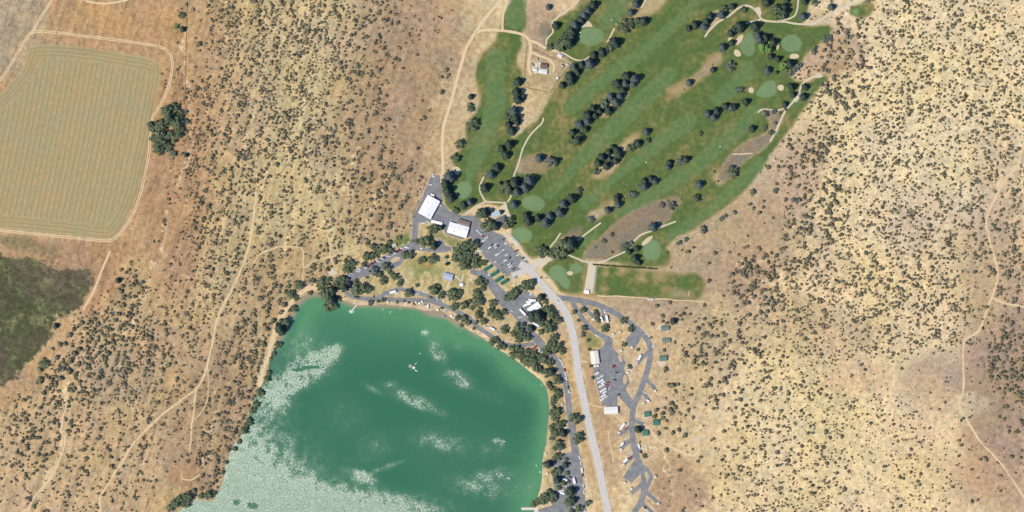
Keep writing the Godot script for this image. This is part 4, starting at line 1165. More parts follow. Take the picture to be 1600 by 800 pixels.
	float_mat(551.4, 487.2, 5.2, 3.0, -40, alb(110, 214, 206), "turquoise swim float beside the dock's end")
	# play raft in the middle of the lake
	var y := Vector3(0, WATER, 0)
	var raft := base("swim_raft", Vector3(646.4 - 800, WATER, 574.6 - 400), -deg_to_rad(20))
	tag(raft, "white square swim raft in the middle of the lake", "swim raft")
	var rb := Builder.new()
	rb.box(Vector3(0, 0.25, 0), Vector3(4.4, 0.5, 4.0), Color.WHITE, 0.0, Vector2(0.96, 0.96))
	part("deck", rb.mesh(), noise_mat("raft", alb(214, 206, 194), alb(238, 232, 222), 2.0), raft)
	for k in 4:
		rb = Builder.new()
		var c := Vector3([2, 2, -2, -2][k], 0.3, [1.8, -1.8, 1.8, -1.8][k])
		rb.tube(c, c + Vector3(0, 0.9, 0), 0.05, 0.05, 6)
		part("rail_post", rb.mesh(), plain_mat("steel", alb(190, 190, 190), 0.3, 0.8), raft)
	var tr := base("water_trampoline", Vector3(641 - 800, WATER, 572 - 400))
	tag(tr, "round grey water trampoline left of the swim raft", "water trampoline")
	rb = Builder.new()
	for k in 20:
		var p := Vector3(cos(TAU * k / 20), 0, sin(TAU * k / 20)) * 2.2 + Vector3(0, 0.35, 0)
		var q := Vector3(cos(TAU * (k + 1) / 20), 0, sin(TAU * (k + 1) / 20)) * 2.2 + Vector3(0, 0.35, 0)
		rb.tube(p, q, 0.42, 0.42, 8)
	part("ring", rb.mesh(), plain_mat("ring", alb(196, 196, 180), 0.5), tr)
	rb = Builder.new()
	rb.tube(Vector3(0, 0.5, 0), Vector3(0, 0.54, 0), 1.9, 1.9, 20)
	part("jump_bed", rb.mesh(), plain_mat("bed", alb(150, 160, 140), 0.8), tr)
	float_mat(649.6, 568.2, 4.6, 1.2, -48, alb(214, 214, 196), "long pale slide tube at the swim raft's upper right")
	float_mat(650, 579.2, 4.6, 1.6, 20, alb(236, 232, 224), "white float at the swim raft's lower right")
	float_mat(642.5, 577.6, 4.2, 0.6, 4, alb(150, 180, 160), "thin grey log float below the water trampoline")
	float_mat(656, 552.5, 2.6, 1.1, -20, alb(236, 232, 224), "small white float above the swim raft")
	float_mat(598.5, 483.6, 5.0, 1.1, -62, alb(206, 206, 170), "left one of three pale kayaks in the northern shallows")
	float_mat(609.8, 488, 5.0, 1.1, -68, alb(200, 206, 176), "middle one of three pale kayaks in the northern shallows")
	float_mat(625.4, 482, 5.0, 1.1, -76, alb(190, 190, 160), "right one of three pale kayaks in the northern shallows")
	float_mat(718, 517.6, 4.2, 1.2, -10, alb(150, 180, 130), "pale green paddleboard close to the beach trees")
	float_mat(838, 727, 4.0, 1.2, 60, alb(200, 214, 200), "pale paddleboard by the lake's lower east shore")
	float_mat(827.5, 762, 5.0, 1.0, 84, alb(170, 186, 150), "thin pale kayak above the boat ramp")
	float_mat(846, 602, 2.4, 1.4, 10, alb(226, 226, 214), "small white float near the upper east shore")
	motorboat(794.5, 747.5, 15, "small white motorboat crossing the lower lake")
	motorboat(787, 690, -10, "small white motorboat in the lower right of the lake")
	motorboat(630, 613.5, -30, "tiny pale boat below the swim raft")
	# beach tents
	for t in [[684, 484, 20, "white", "beside the white van on the beach"], [694.5, 494.2, 10, "purple", "on the beach sand"], [705.4, 493.4, 0, "white", "at the right end of the beach"], [655.5, 474, 5, "white", "at the left end of the beach"], [844.6, 737.4, 25, "turquoise", "at the lower east shore"], [855, 739.6, 5, "cream", "beside the turquoise shade at the lower east shore"], [853, 709.4, 0, "pale green", "above the turquoise shade at the lower east shore"], [776, 422, 30, "sea green", "among the four green canopies"], [659.5, 471.6, 8, "cream", "left of the white van on the beach"], [606, 472, 3, "cream", "on the sand left of the beach road bend"], [650, 472.6, 12, "sand coloured", "furthest left of the close beach shades"]]:
		var c: Color = {"white": alb(246, 244, 240), "purple": alb(150, 140, 190), "turquoise": alb(120, 216, 212), "cream": alb(244, 226, 196), "pale green": alb(216, 220, 160), "sea green": alb(120, 190, 176), "sand coloured": alb(238, 220, 196)}[t[3]]
		var o := base("shade_tent", on(t[0], t[1]), -deg_to_rad(t[2]))
		tag(o, "%s pop-up shade tent %s" % [t[3], t[4]], "shade tent", "pop-up shade tents")
		var b := Builder.new()
		var e := 1.7
		for k in 4:
			var a0 := Vector3(e, 2.1, e).rotated(Vector3.UP, -k * PI / 2)
			var a1 := Vector3(e, 2.1, e).rotated(Vector3.UP, -(k + 1) * PI / 2)
			b.tri(a0, a1, Vector3(0, 3.0, 0))
			b.quad(a0, a1, a1 - Vector3(0, 0.3, 0), a0 - Vector3(0, 0.3, 0))
		part("canopy", b.mesh(), plain_mat("tent" + t[3], c, 0.8), o)
		for k in 4:
			b = Builder.new()
			var a2 := Vector3(e, 0, e).rotated(Vector3.UP, k * PI / 2)
			b.tube(a2, a2 + Vector3(0, 2.1, 0), 0.04, 0.04, 5)
			part("pole", b.mesh(), plain_mat("steel", alb(190, 190, 190), 0.3, 0.8), o)
	# loose timber and a pipe on the ground
	for q in [["906,407 912,411", 0.35, "pale log bench on the practice lawn"], ["917,745 918,762", 0.9, "long pale concrete kerb beside the launch lot"], ["1076,455 1077,462", 0.5, "pale target board on the driving range"]]:
		var l := pts(q[0])
		var b := Builder.new()
		b.tube(Vector3(l[0].x, hgt(l[0].x, l[0].y) + 0.4, l[0].y), Vector3(l[1].x, hgt(l[1].x, l[1].y) + 0.4, l[1].y), q[1], q[1], 8)
		tag(part("log", b.mesh(), noise_mat("log", alb(226, 214, 196), alb(244, 234, 218), 4.0)), q[2], "log")

func float_mat(px: float, py: float, l: float, w: float, deg: float, c: Color, label: String) -> void:
	var o := base("float", Vector3(px - 800, WATER, py - 400), -deg_to_rad(deg))
	tag(o, label, "float" if not label.contains("kayak") else "kayak", "things floating on the lake")
	var b := Builder.new()
	var pl := PackedVector2Array()
	for k in 20:
		var a := TAU * k / 20
		pl.append(Vector2(signf(cos(a)) * pow(absf(cos(a)), 0.7) * l * 0.5, signf(sin(a)) * pow(absf(sin(a)), 0.7) * w * 0.5))
	b.prism(pl, -0.1, 0.28)
	part("hull", b.mesh(), plain_mat("float" + c.to_html(), c, 0.45), o)
	b = Builder.new()
	b.box(Vector3(0, 0.31, 0), Vector3(l * 0.3, 0.06, w * 0.5), Color.WHITE, 0.0, Vector2(0.9, 0.8))
	part("seat_pad", b.mesh(), plain_mat("pad", alb(150, 150, 140), 0.8), o)

func boat_hull(b: Builder, l: float, w: float, y: float) -> void:
	var pl := PackedVector2Array([Vector2(-l * 0.5, -w * 0.45), Vector2(l * 0.15, -w * 0.5), Vector2(l * 0.36, -w * 0.34), Vector2(l * 0.5, 0), Vector2(l * 0.36, w * 0.34), Vector2(l * 0.15, w * 0.5), Vector2(-l * 0.5, w * 0.45)])
	b.prism(pl, y, y + 0.7)

func motorboat(px: float, py: float, deg: float, label: String) -> void:
	var o := base("motorboat", Vector3(px - 800, WATER, py - 400), -deg_to_rad(deg))
	tag(o, label, "motorboat", "boats under way on the lake")
	var b := Builder.new()
	boat_hull(b, 4.6, 1.9, -0.1)
	part("hull", b.mesh(), plain_mat("whitepaint", Color.WHITE, 0.4), o)
	b = Builder.new()
	b.box(Vector3(-0.6, 0.64, 0), Vector3(2.4, 0.1, 1.2))
	part("cockpit", b.mesh(), plain_mat("cockpit", alb(150, 130, 110), 0.7), o)
	b = Builder.new()
	b.box(Vector3(0.75, 0.8, 0), Vector3(0.1, 0.4, 1.3))
	part("windscreen", b.mesh(), plain_mat("glass", Color(0.05, 0.06, 0.07), 0.1, 0.0, 0.8), o)
	b = Builder.new()
	b.box(Vector3(-2.45, 0.5, 0), Vector3(0.45, 0.8, 0.4))
	part("outboard_motor", b.mesh(), plain_mat("blackplastic", Color(0.2, 0.2, 0.21), 0.5), o)

# ------------------------------------------------------------------ foliage and trees
# A crown of small leaf faces. Radius 1; "cone" is 2.4 high, "round" 1.8, "mound" 1.1.
func foliage(count: int, sd: int, cols: Array, size: float, shape: String) -> ArrayMesh:
	var r := RandomNumberGenerator.new()
	r.seed = sd
	var b := Builder.new()
	var lobes := []
	if shape == "round":
		lobes.append([Vector3(0, 1.0, 0), 0.5])
		for i in 16:
			var a := r.randf() * TAU
			var q := r.randf_range(0.3, 0.88)
			lobes.append([Vector3(cos(a) * q, r.randf_range(0.55, 1.4) * (1.15 - q * 0.4), sin(a) * q), r.randf_range(0.16, 0.36)])
	elif shape == "mound":
		lobes.append([Vector3(0, 0.4, 0), 0.55])
		for i in 6:
			var a := r.randf() * TAU
			var q := r.randf_range(0.15, 0.52)
			lobes.append([Vector3(cos(a) * q, r.randf_range(0.25, 0.6), sin(a) * q), r.randf_range(0.25, 0.42)])
	var ph := r.randf() * TAU
	var arms := r.randi_range(5, 8)
	for i in count:
		var p: Vector3
		var out: Vector3
		var tone: Color
		if shape == "cone":
			var t := pow(r.randf(), 1.35)
			var a := r.randf() * TAU
			var ring := 0.5 + 0.5 * cos(t * 26.0)
			var reach := pow(1.0 - t, 0.6) * (0.8 + 0.16 * cos(a * arms + ph + t * 9.0) + 0.10 * ring)
			var q := reach * sqrt(r.randf_range(0.3, 1.0))
			p = Vector3(cos(a) * q, 0.15 + 2.25 * t - q * 0.12, sin(a) * q)
			out = Vector3(cos(a), 0.75, sin(a)).normalized()
			tone = cols[0] if cols.size() == 1 or r.randf() < 0.7 else cols[1]
		else:
			var lo: Array = lobes[r.randi() % lobes.size()]
			var d := Vector3(r.randfn(), r.randfn(), r.randfn()).normalized()
			p = lo[0] + d * lo[1] * pow(r.randf_range(0.4, 1.0), 0.5)
			p.y = maxf(p.y, 0.06)
			out = (d * 0.75 + (p - Vector3(0, 0.5, 0)).normalized() * 0.6).normalized()
			tone = cols[lobes.find(lo) % cols.size()]
		var f := r.randf_range(0.78, 1.25)
		tone = Color(tone.r * f, tone.g * f, tone.b * f * r.randf_range(0.9, 1.1))
		var nn := (out + Vector3(r.randfn(), r.randfn(), r.randfn()) * 0.4).normalized()
		var u := nn.cross(Vector3(r.randfn(), r.randfn(), r.randfn())).normalized() * size * r.randf_range(0.6, 1.1)
		var w := nn.cross(u) * r.randf_range(0.55, 0.9)
		var n0 := b.n.size()
		b.quad(p - u - w * 0.4, p + w, p + u + w * 0.3, p - w, tone)
		for k in range(n0, b.n.size()):
			b.n[k] = (out * 0.7 + nn * 0.5).normalized()
	return b.mesh()

func trunk_mesh(sd: int, h: float, spread: float) -> ArrayMesh:
	var r := RandomNumberGenerator.new()
	r.seed = sd
	var b := Builder.new()
	b.tube(Vector3(0, -0.1, 0), Vector3(0, h * 0.55, 0), 0.07, 0.05, 7)
	b.tube(Vector3(0, h * 0.55, 0), Vector3(0.02, h, 0.01), 0.05, 0.015, 6)
	for i in 5:
		var a := TAU * i / 5.0 + r.randf()
		var y := h * r.randf_range(0.3, 0.7)
		b.tube(Vector3(0, y, 0), Vector3(cos(a) * spread, y + 0.35, sin(a) * spread), 0.035, 0.01, 5)
	return b.mesh()

var tree_kinds := {}

func tree_protos() -> void:
	# kind: [shape, leaves, leaf size, colours, height against radius, words]
	var spec := {
		"c": ["cone", 620, 0.18, [Color(0.048, 0.068, 0.045), Color(0.065, 0.087, 0.062)], 0.78, ["dark green pine", "dark dense pine", "dark bluish pine"], "pine_tree"],
		"s": ["cone", 620, 0.17, [Color(0.075, 0.098, 0.085), Color(0.1, 0.126, 0.11)], 0.78, ["silvery blue spruce", "greyish spruce", "pale bluish spruce"], "spruce_tree"],
		"d": ["round", 900, 0.14, [Color(0.105, 0.132, 0.068), Color(0.084, 0.11, 0.057), Color(0.13, 0.15, 0.082)], 0.72, ["dark green cottonwood", "spreading green cottonwood", "leafy shade tree"], "shade_tree"],
		"b": ["round", 900, 0.14, [Color(0.15, 0.24, 0.07), Color(0.12, 0.2, 0.06)], 0.68, ["bright green tree", "light green tree", "fresh green tree"], "bright_tree"],
		"g": ["round", 760, 0.14, [Color(0.13, 0.15, 0.105), Color(0.10, 0.12, 0.09), Color(0.15, 0.165, 0.125)], 0.66, ["loose greyish tree", "silvery green tree", "pale olive tree"], "olive_tree"],
		"j": ["mound", 300, 0.19, [Color(0.176, 0.164, 0.098), Color(0.148, 0.144, 0.084), Color(0.196, 0.178, 0.11)], 0.85, ["round olive juniper", "dark olive juniper", "rounded dusty juniper"], "juniper_bush"]}
	var sd := 100
	for key in spec:
		var s: Array = spec[key]
		var list := []
		for v in 4:
			sd += 7
			var o := Node3D.new()
			o.name = "tree"
			var h: float = {"cone": 2.2, "round": 1.2, "mound": 0.5}[s[0]]
			part("trunk", trunk_mesh(sd, h, 0.5), noise_mat("bark", alb(110, 92, 76), alb(140, 120, 100), 1.5), o)
			part("crown", foliage(s[1], sd, s[3], s[2], s[0]), leaf_mat(), o)
			list.append(o)
		tree_kinds[key] = {"protos": list, "squash": s[4], "words": s[5], "name": s[6]}

# One cluster of trees: "px,py,radius,kind" each; the label counts from the west or from the north.
func trees(where: String, group: String, list: String) -> void:
	var items := []
	for t in list.split(" ", false):
		var c := t.split(",")
		items.append([c[0].to_float(), c[1].to_float(), c[2].to_float(), c[3]])
	var lo := Vector2(1e9, 1e9)
	var hi := -lo
	for q in items:
		lo = lo.min(Vector2(q[0], q[1]))
		hi = hi.max(Vector2(q[0], q[1]))
	var wide := hi.x - lo.x >= hi.y - lo.y
	items.sort_custom(func(a, b): return a[0] < b[0] if wide else a[1] < b[1])
	for i in items.size():
		var q: Array = items[i]
		var kd: Dictionary = tree_kinds[q[3]]
		var o: Node3D = kd.protos[rng.randi() % 4].duplicate()
		o.name = numbered(kd.name)
		add_child(o)
		var r: float = q[2] * 0.94
		# the photograph's outline holds the shadow too: the crown stands a little towards the sun
		o.position = on(q[0] - r * 0.16, q[1] + r * 0.05, -0.05)
		var tall: float = kd.squash * rng.randf_range(0.88, 1.12)
		o.scale = Vector3(r * rng.randf_range(0.9, 1.04), r * tall, r * rng.randf_range(0.86, 1.0)) * (1.2 if q[3] == "c" or q[3] == "s" else 0.86 if group.contains("park") or group.contains("left shore") else 1.0)
		o.rotation.y = rng.randf() * TAU
		var size := "large " if q[2] >= 12 else "small " if q[2] < 5 else ""
		var word: String = kd.words[rng.randi() % 3]
		var lab := size + word + " " + where
		if items.size() > 1:
			lab = size + word + ", " + ordinal(i + 1) + (" from left " if wide else " from top ") + where
		tag(o, lab, "bush" if q[3] == "j" else "tree", group)
		fill(keepout, blob(q[0], q[1], r * 0.9, r * 0.9, 0, 0.0))

func all_trees() -> void:
	var gc := "trees on the golf course"
	trees("at the foot of the left fairway's left side", gc, "737,151,5.5,c 737,168,8,d 739,194,12.5,d 718,224,9,d 713,246,9,d")
	trees("in the line along the left fairway's right side", gc, "810.6,128,7.5,c 809,145,8.5,c 811,156,8.5,c 818,151,4.5,s 805,174,9,s 807,184,8,c 794,183,7,d 809,191,6.5,c 796,194,6.5,c 801,204,8.5,c 797,226,9,c 785,232,7,c 792,242,8,c 778,262,8.5,c 769,272,8.5,s 759,293,9,c")
	trees("in the clump left of the leftmost green", gc, "705,276,11,s 698,286,8.5,c 701,297,9.5,c 706,308,9,c 704.5,312,7,d 725.5,320,6.5,c 736,315.5,7.5,s 713,329,6.5,d")
	trees("above the upper clubhouse green", gc, "789,292,13,d 806,286,10.5,c 809,299,8.5,s 822,292,9.5,s 829,282,10.5,s 798,296,8,c")
	trees("beside the clubhouse", "trees round the clubhouse", "751,335,9,d 759.5,332,9,c 764,349.5,13,d 775,352,9,c 796,349.5,12,d 804.5,319,7.5,s 784,331,4,c")
	trees("along the clubhouse greens' right side", gc, "823,336,6.5,c 827,345,9,c 842,340,7,c 854,347,10,s 861,338,8.5,s 876,331,9,s 882,319,8.5,s 895,310,9.5,c 905,298,6.5,d")
	trees("in the clump beside the car park plaza", gc, "849,391,12.5,d 880,386,17,d 893,381,13,c 876,402,10,d 866,394,11,d 858,397,5,d")
	trees("in the diagonal row left of the triangular bunker", gc, "928,8,8.5,c 920,17,8.5,s 914,24,8.5,s 909,31,8,c 900,40,9,s 895,49,9.5,c 895,58,9,c 891,66,10,c")
	trees("in the clump above the farm yard's upper corner", gc, "880,64,12,d 878,73,9,d 872,69,8,d 860,74,7,d 870,40,7.5,c 858,11,5.5,s 884,57,8,d")
	trees("in the clump right of the round upper green", gc, "987,20,6.5,s 978,42,13,d 985,37,10,d 997,35,9,d 995,6,7.5,s 1007,33,8,c 997,0,6,c")
	trees("in the row above the farm yard", gc, "962,67,10.5,c 952,74,8.5,d 942,82,8.5,c 929,86,7.5,c 923,99,10,s 910,101,7.5,c 898,105,7,s 903,112,7.5,c 892,119,8.5,c 893,126,8.5,c 880,133,6.5,c")
	trees("in the long clump mid left of the course", gc, "981,119,8.5,c 993,123,9.5,s 966,131,8.5,c 978,130,8.5,s 990,131,6.5,s 974,141,7.5,c 970,150,7.5,s 956,151,7.5,s 964,160,8.5,s 945,163,8.5,g 952,173,8.5,c 938,174,6.5,c 928,169,7,c 931,180,7.5,c 920,180,8.5,c 919,189,8.5,s 907,194,8,s 916,202,6.5,c 896,207,6.5,c 906,213,7.5,d 896,220,9,d 904,219,8.5,c")
	trees("in the pair beside the brown patch left of centre", gc, "844,247,7.5,s 862,252,10.5,g 869,251,6.5,c")
	trees("in the ring on the central bare patch", gc, "958,229,4.5,c 952,238,6.5,c 965,235,7.5,c 968,242,8.5,c 942,246,7.5,c 953,248,5,s 963,251,7,c 936,254,7.5,c 949,259,7.5,c 932,269,7.5,d 987,232,9,d 998,224,7,c 1011,206,7,s 1012,220,6,d")
	trees("along the top of the long fairway", gc, "1087,39,7.5,c 1077,44,5.5,c 1111,26,7.5,c 1105,34,7.5,c 1101,41,7,s 1129,23,8,s 1131,14,7.5,d 1145,10,6.5,c 1162,15,6.5,d")
	trees("round the long bare patch, upper right", gc, "1130,74,7.5,s 1142,104,8.5,g 1115,109,5,c 1078,129,6.5,s 1113.6,100.6,2.6,j 1069.6,140,2.6,j")
	trees("round the pear-shaped green", gc, "1143,52,6.5,c 1144,67,6,c 1157,42,10.5,c 1181,41,8.5,c 1185,55,7.5,s 1197,59,8.5,c 1188,62,8,s 1197,74,14,b 1209,66,8.5,c 1205,88,6,c 1216,92,6,c 1148,47,6,c")
	trees("at the top edge by the winding path", gc, "1199,4,8.5,c 1226,11,7.5,c 1216,20,14,d 1226,19,9,c 1230,0,5.5,c 1258,3,5.5,c 1274,5,6.5,d 1256,26,8,s 1300,11,6.5,s")
	trees("between the far right green and the dry slope", gc, "1225,103,9.5,b 1234,100,8.5,c 1200,110,7.5,s 1235,114,6.5,g 1243,107,6.5,g 1249,102,6.5,g 1214,113,3.2,c 1273,78,6.5,g 1291,62,6.5,g 1297,58,5.5,g 1271,82,5,g")
	trees("round the junction of the far right path", gc, "1237,136,7.5,c 1232,139,6.5,b 1240,148,5.5,c 1256,151,7,c 1259,136,6.5,c 1268,132,3.5,j 1227,163,5.5,c 1285,132,4,g")
	trees("below the bean-shaped green", gc, "1155,142,8.5,g 1166,159,6.5,c 1162,164,5.5,b 1143,168,7.5,s 1135,166,6.5,c 1148,167,6.5,c 1121,174,7.5,c 1116,183,7.5,s 1107,178,7,s")
	trees("on the upper rocky ground", gc, "1197,178,7.5,g 1209,174,5.5,g 1228,171,4.5,j 1176,201,6.5,c 1195,200,5,g 1205,208,5.5,d 1212,192,5.5,j 1220,177,4.5,j 1147,268,11.5,d 1122,283,3.8,j 1116,268,3.4,j 1109,282,2.2,j 1200,260,5,j 1234,218,5.5,j")
	trees("in the little group right of centre", gc, "1094,208.6,4.8,d 1065,252,9,g 1073,249,6.5,c 1047,254,5.5,c 1045,261,6,s 1018,279,6.5,c 1024,283,6.5,s 1008,283,6.5,c 1008,291,7.5,s 1094,288,7.5,s 988,305,9.5,g 1001,293,6,g")
	trees("along the upper edge of the lower rocky ground", gc, "925,342,7.5,g 951,328,6.5,s 965,310,6.5,c 967,319,6.5,s 974,311,3.8,j 966,306,5,c 944,376,5,g 957,367,4.5,g 931,386,3.2,j 957,394,4.5,j 1034,320,5.5,g 1050,322,7.5,g 1044,313.6,3.2,j 1065,311,2.8,j 1088,310,8.5,d 1106,301,2.2,j")
	trees("round the lower right green", gc, "974,387,7,g 977,385,8,d 984,393,5.5,c 996,388,5.5,c 993,403,7,c 999,410,5.5,c 986,381,5.5,g 991,408,5,d 1022,354,8.5,s 1043,394,3.5,j 1049,418,3.2,j")
	trees("on the dry slope beside the course", "bushes on the dry slope", "1099,359,7.5,g 1061,378,5.5,g 1073,374,4.5,g 1076,393,6,j 1084,386,4,j 1066,391,3.4,j 1118,395,5.5,j 1128,342,4.6,g 1133,337,4.5,g 1148,332,4.5,g 1177,299,5.5,g 1202,262,4.5,g 1172,319,5.2,j 1178,325,4.4,j 1193,324,4.6,j 1213,298,5.5,g 1229,312,5.6,j 1240,312,5,g 1118,396,5,j 1169,368,3.4,j 1188,390,4.8,j")
	var pk := "trees in the lakeside park"
	trees("around the two white sheds", pk, "678,357,11.5,d 666,375,13,d 662,378,9,d 679.5,383,7.5,c 652,377,6,d 690,355,5,c")
	trees("in the huge clump left of the car park", pk, "720,391,17,d 735,384,14,d 745,382,10.5,d 726,413,14,d 745,403.5,9,d 745,414,9.5,d 712,402,10,d 731,398,13,d 755,411,8.5,d")
	trees("along the diagonal row of parked cars", pk, "529,400,6,j 584.5,386,8.5,d 599.5,388,12.5,d 608,379,6.5,d 608.5,391,9,d 577,401,11.5,d 588,398,8.5,d 625,371,6.5,j 550,414,10.5,d 544,421,10.5,d 570,413,6.5,d 549,409,8,g")
	trees("inside the upper park road", pk, "604,417,10,d 584.5,422,10.5,g 593,428,7.5,d 610,426,6.5,d 617.5,433,9.5,d 601,438,10,d 626.5,442,7.5,d 635.5,397.5,9.5,d 643.5,398,9,d 658,406,8,d 678,405,11,d 664,405,6,d 698,402,4.5,d 699,412,3.5,c 557.5,439,5.5,d 574,433,3.5,d")
	trees("in the park above the beach road", pk, "562,453,15.5,d 575.5,450,10.5,d 584.5,463,3.4,j 580,472.5,6.5,g 599.5,469.5,6,d 591,471,4,d 640.5,458,10.5,d 652.5,445.5,4.6,d 679.5,451.5,11.5,d 685,448,6,d 690,460,8.5,d 708,461,14.5,d 718,457,8.5,d 632,470,3,d 621,472,3,d 639,473,3,d 648,474,3,d")
	trees("around the beach's right end", pk, "726,476,9.5,d 711,478,8.5,d 725,497,8.5,d 716,497,7,d 732,503,7.5,d 722,508,5,d 741,513,3.5,d 748,492,9.5,d 738,480,6,d 757,501,8,d 745,504,6,g 750,483,6,d")
	trees("in the belt left of the trailer lot", pk, "747,441,8.5,d 747,456,9.5,d 752,437,8.5,d 756.5,448.5,8.5,d 749,471,12.5,d 745,462,9,d 771.5,473,8.5,d 770,489,11.5,d 779,493.5,10.5,d 788,487.5,7.5,d 760,440,5,d 735,470,5,d")
	trees("around the green canopies and boat shed", pk, "806,454.5,12.5,d 800,462,11,d 792,465,6.5,d 825.5,444,14,d 832,439,8,d 814,450,7,d 846.5,464,6.5,c 852,471,6.5,d 846,433.5,3.4,j 855,434,2.8,j")
	trees("between the boat shed and the highway", pk, "854,483,13.5,d 843,493,13.5,c 833,493,9.5,c 861,487,14,d 861,509.5,15,d 849,503,10,d 846,518,6.5,d 872,500,10,d 866,527,10,d 872,543.5,13.5,d 880,548,8,d 862,538,9,d")
	trees("in the belt on the lake's upper right shore", pk, "813,512.5,11.5,d 805.5,520,9.5,d 831,512.5,7,c 816,524.5,11,d 790.5,515,9.5,d 810,530.5,8.5,d 825,527.5,9.5,d 781.5,539.5,8.5,d 769.5,533,8.5,d 777,530,7,d 799.5,543,7.5,b 810,545.5,8.5,d 787,541,7.5,d 804,554.5,9.5,d 817.5,556,12.5,d 832.5,563.5,14.5,d 846,559,11.5,d 853.5,563.5,11,d 822,567,9.5,d 840,574,9.5,d 855,546,11,d 826,550,9,d 836,552,8,d 862,568,8,d")
	trees("in the line down the lake's right shore", pk, "843,577,8.5,d 855,583,9.5,d 862.5,580,7.5,c 873,592,11.5,d 858,601,7.5,d 862.5,607,6.5,d 871.5,614.5,10.5,d 867,623.5,8.5,d 864,630,6,g 870,642,11.5,d 864,645,8,d 867,653.5,8.5,d 880.5,659.5,7.5,d 900,654,12.5,d 908,653,7,d 873,661,6.5,d 864,667,7.5,d 876,664,8.5,d 871,676,10.5,d 881,676,7.5,c 865,673,7,d 862,686,6,g")
	trees("around the lower launch lot", pk, "904,683,12,d 876,695,11,d 868,699,6,d 873,713,9.5,d 867,716,6,d 885,718,5.5,d 858.5,725,7.5,c 851,726,7,g 885,726,5.5,c 872.5,735,9.5,d 865,739,6.5,d 886.5,739,5.5,d 872.5,749,7.5,c 881,754.5,6.5,d 874,761.5,5.5,d 893.5,767,8.5,c 886,768,4,d 851.5,777,12.5,d 864,775.5,12,d 859,769,8,d 836,788,7.5,d 890,785,10.5,d 897,781,7,c 920,786,7.5,g 906,795,8.5,d 843,782,8.5,d 895,798,7,d")
	trees("in the clump at the lake's top left", "trees on the lake's left shore", "508,442,13.5,d 511,460,14.5,d 514,476,13.5,d 525,478,8.5,d 488,440,7.5,g 520,468,9,c 528,440,9.5,g 538,440,13,d 529,446,11,d 540,447,9,c 530,467,5.5,d 500,448,8,d 486,457,5,d 521,452,8,c")
	trees("along the lake's left shore path", "trees on the lake's left shore", "470,446,10.5,d 452,447,7.5,j 456,460,10.5,d 464,466,6,d 445,476,8.5,j 460,482,8.5,d 446,504,13,d 440,513,10.5,c 428,500,9.5,j 418,514,8.5,j 440,488,7.5,j 436,537,8,d 424,560,6,j 428,552,6,d 418,592,8,d 408,612,9,d 402,630,8,d 396,642,8,d 390,658,9,d 382,672,9,d 376,690,8,j 368,700,9,j 354,722,8,j 348,738,7,j 338,752,7,j 420,582,6,d 386,664,6,d")
	trees("in the clump at the lake's lower left", "trees on the lake's left shore", "326,772,10,d 317,775,8,d 296,774,12,d 286,780,12,d 276,786,11,d 266,792,9,d 305,766,9,j 334,770,6,d 292,786,10,d 316,763,7,j")
	trees("in the upper campground", "trees in the campground", "912,483.5,6.5,d 932,488,6,d 897.5,487,4.5,d 904,501,3.4,d 912.5,513,6.5,d 945.5,512,7.5,d 935,500,5.5,d 975.5,501,6.5,d 920,532,3.8,d 912,523,5.5,g 921,546,3.2,d 975.5,537.5,5,d 933,493,4.5,d 987,513.5,6.5,d 997,546,3.2,d 983.5,573,4.8,d 923,571,3.5,d 926,590,3.5,d")
	trees("around the cabins", "bushes around the cabins", "1027.5,477.5,6.5,j 1048,472,5.5,j 1036.5,492.5,6,j 1020,506,5,j 1036,501.5,4.4,j 1042.5,504,4.4,j 1053,501.5,6,c 1056,490,3.8,j 1068,489.5,6,j 1072,481,3.8,j 1066,499,3.4,j 1055,535,4.4,j 1038,547,5.4,j 1075.5,518,3.4,j 1071,551,6.5,j 1040.5,577,6.5,j 1052,601,8.5,j 1046,602,6.5,j 1056,610,4.4,j 1060,600,6,j 1063,493,4,j 1079,490,4,j 1086,503,4,j 1101,477,4.5,j 1101,498,5,j")
	trees("in the cluster beside the green cabins", "bushes around the cabins", "1050,629,6.5,j 1039,637,5,j 1026,640,6.5,j 1024,650.5,6.5,j 1036,645,6.5,j 1048,640,6.5,j 1055.5,636,5.5,j 1051,646,6.5,j 1036,653.5,6,j 1042,657,4.4,j 998,670.5,6.5,c 1029.6,677,6,j 1041.5,703,6,j 1007,713,5,d 1052,676,6.5,j 1061,671,6.5,j 1040.6,669,4.4,j 1071,680,6.5,j 1061,713,4.4,j 1063,735,6,j 1046,752,2.8,j 1000,690,3,j 1067,798,4.4,j")
	trees("in the huge clump beside the hay field", "trees beside the hay field", "243.5,202,10.5,d 263,175,13.5,d 257,194.5,14.5,d 275,169,9.5,d 278,193,13.5,d 252.5,214,13.5,d 272,213,13,d 248,231,12.5,d 263,229,9.5,d 291.5,190,7,g 272,239,7.5,g 236,196,7.5,d 290,176,5,g 282,206,9,d 268,184,10,c 243,216,9,d 284,180,9,d")
	trees("on the bare ground right of the hay field", "trees beside the hay field", "285,24,6.5,d 287,46,5.5,c 276,41,5,b 312,69,7.5,j 326,9,5.5,j 338,31,4,j 306,105,3.4,j 327,77,3.4,j 313,79,3.6,j 300,127,4,j 312,120,3,j 264,311,5.2,j 265,318,3.6,j 256,345,5,j 258,351,4,j 241,377,4,j 248,377,3,j 285,240,4.5,j 292,242,4,c")
	trees("on the brown ground left of the golf course", "bushes beside the dirt road", "698,109,6,j 690.5,120,5,j 702,117,4.6,j 691,143,6.5,j 690,28,3.8,j 699,121,3.4,j 707,16,2.6,j 664,184,6,j 658,187,4,j 659,277,4.5,j 705,93,3,j")
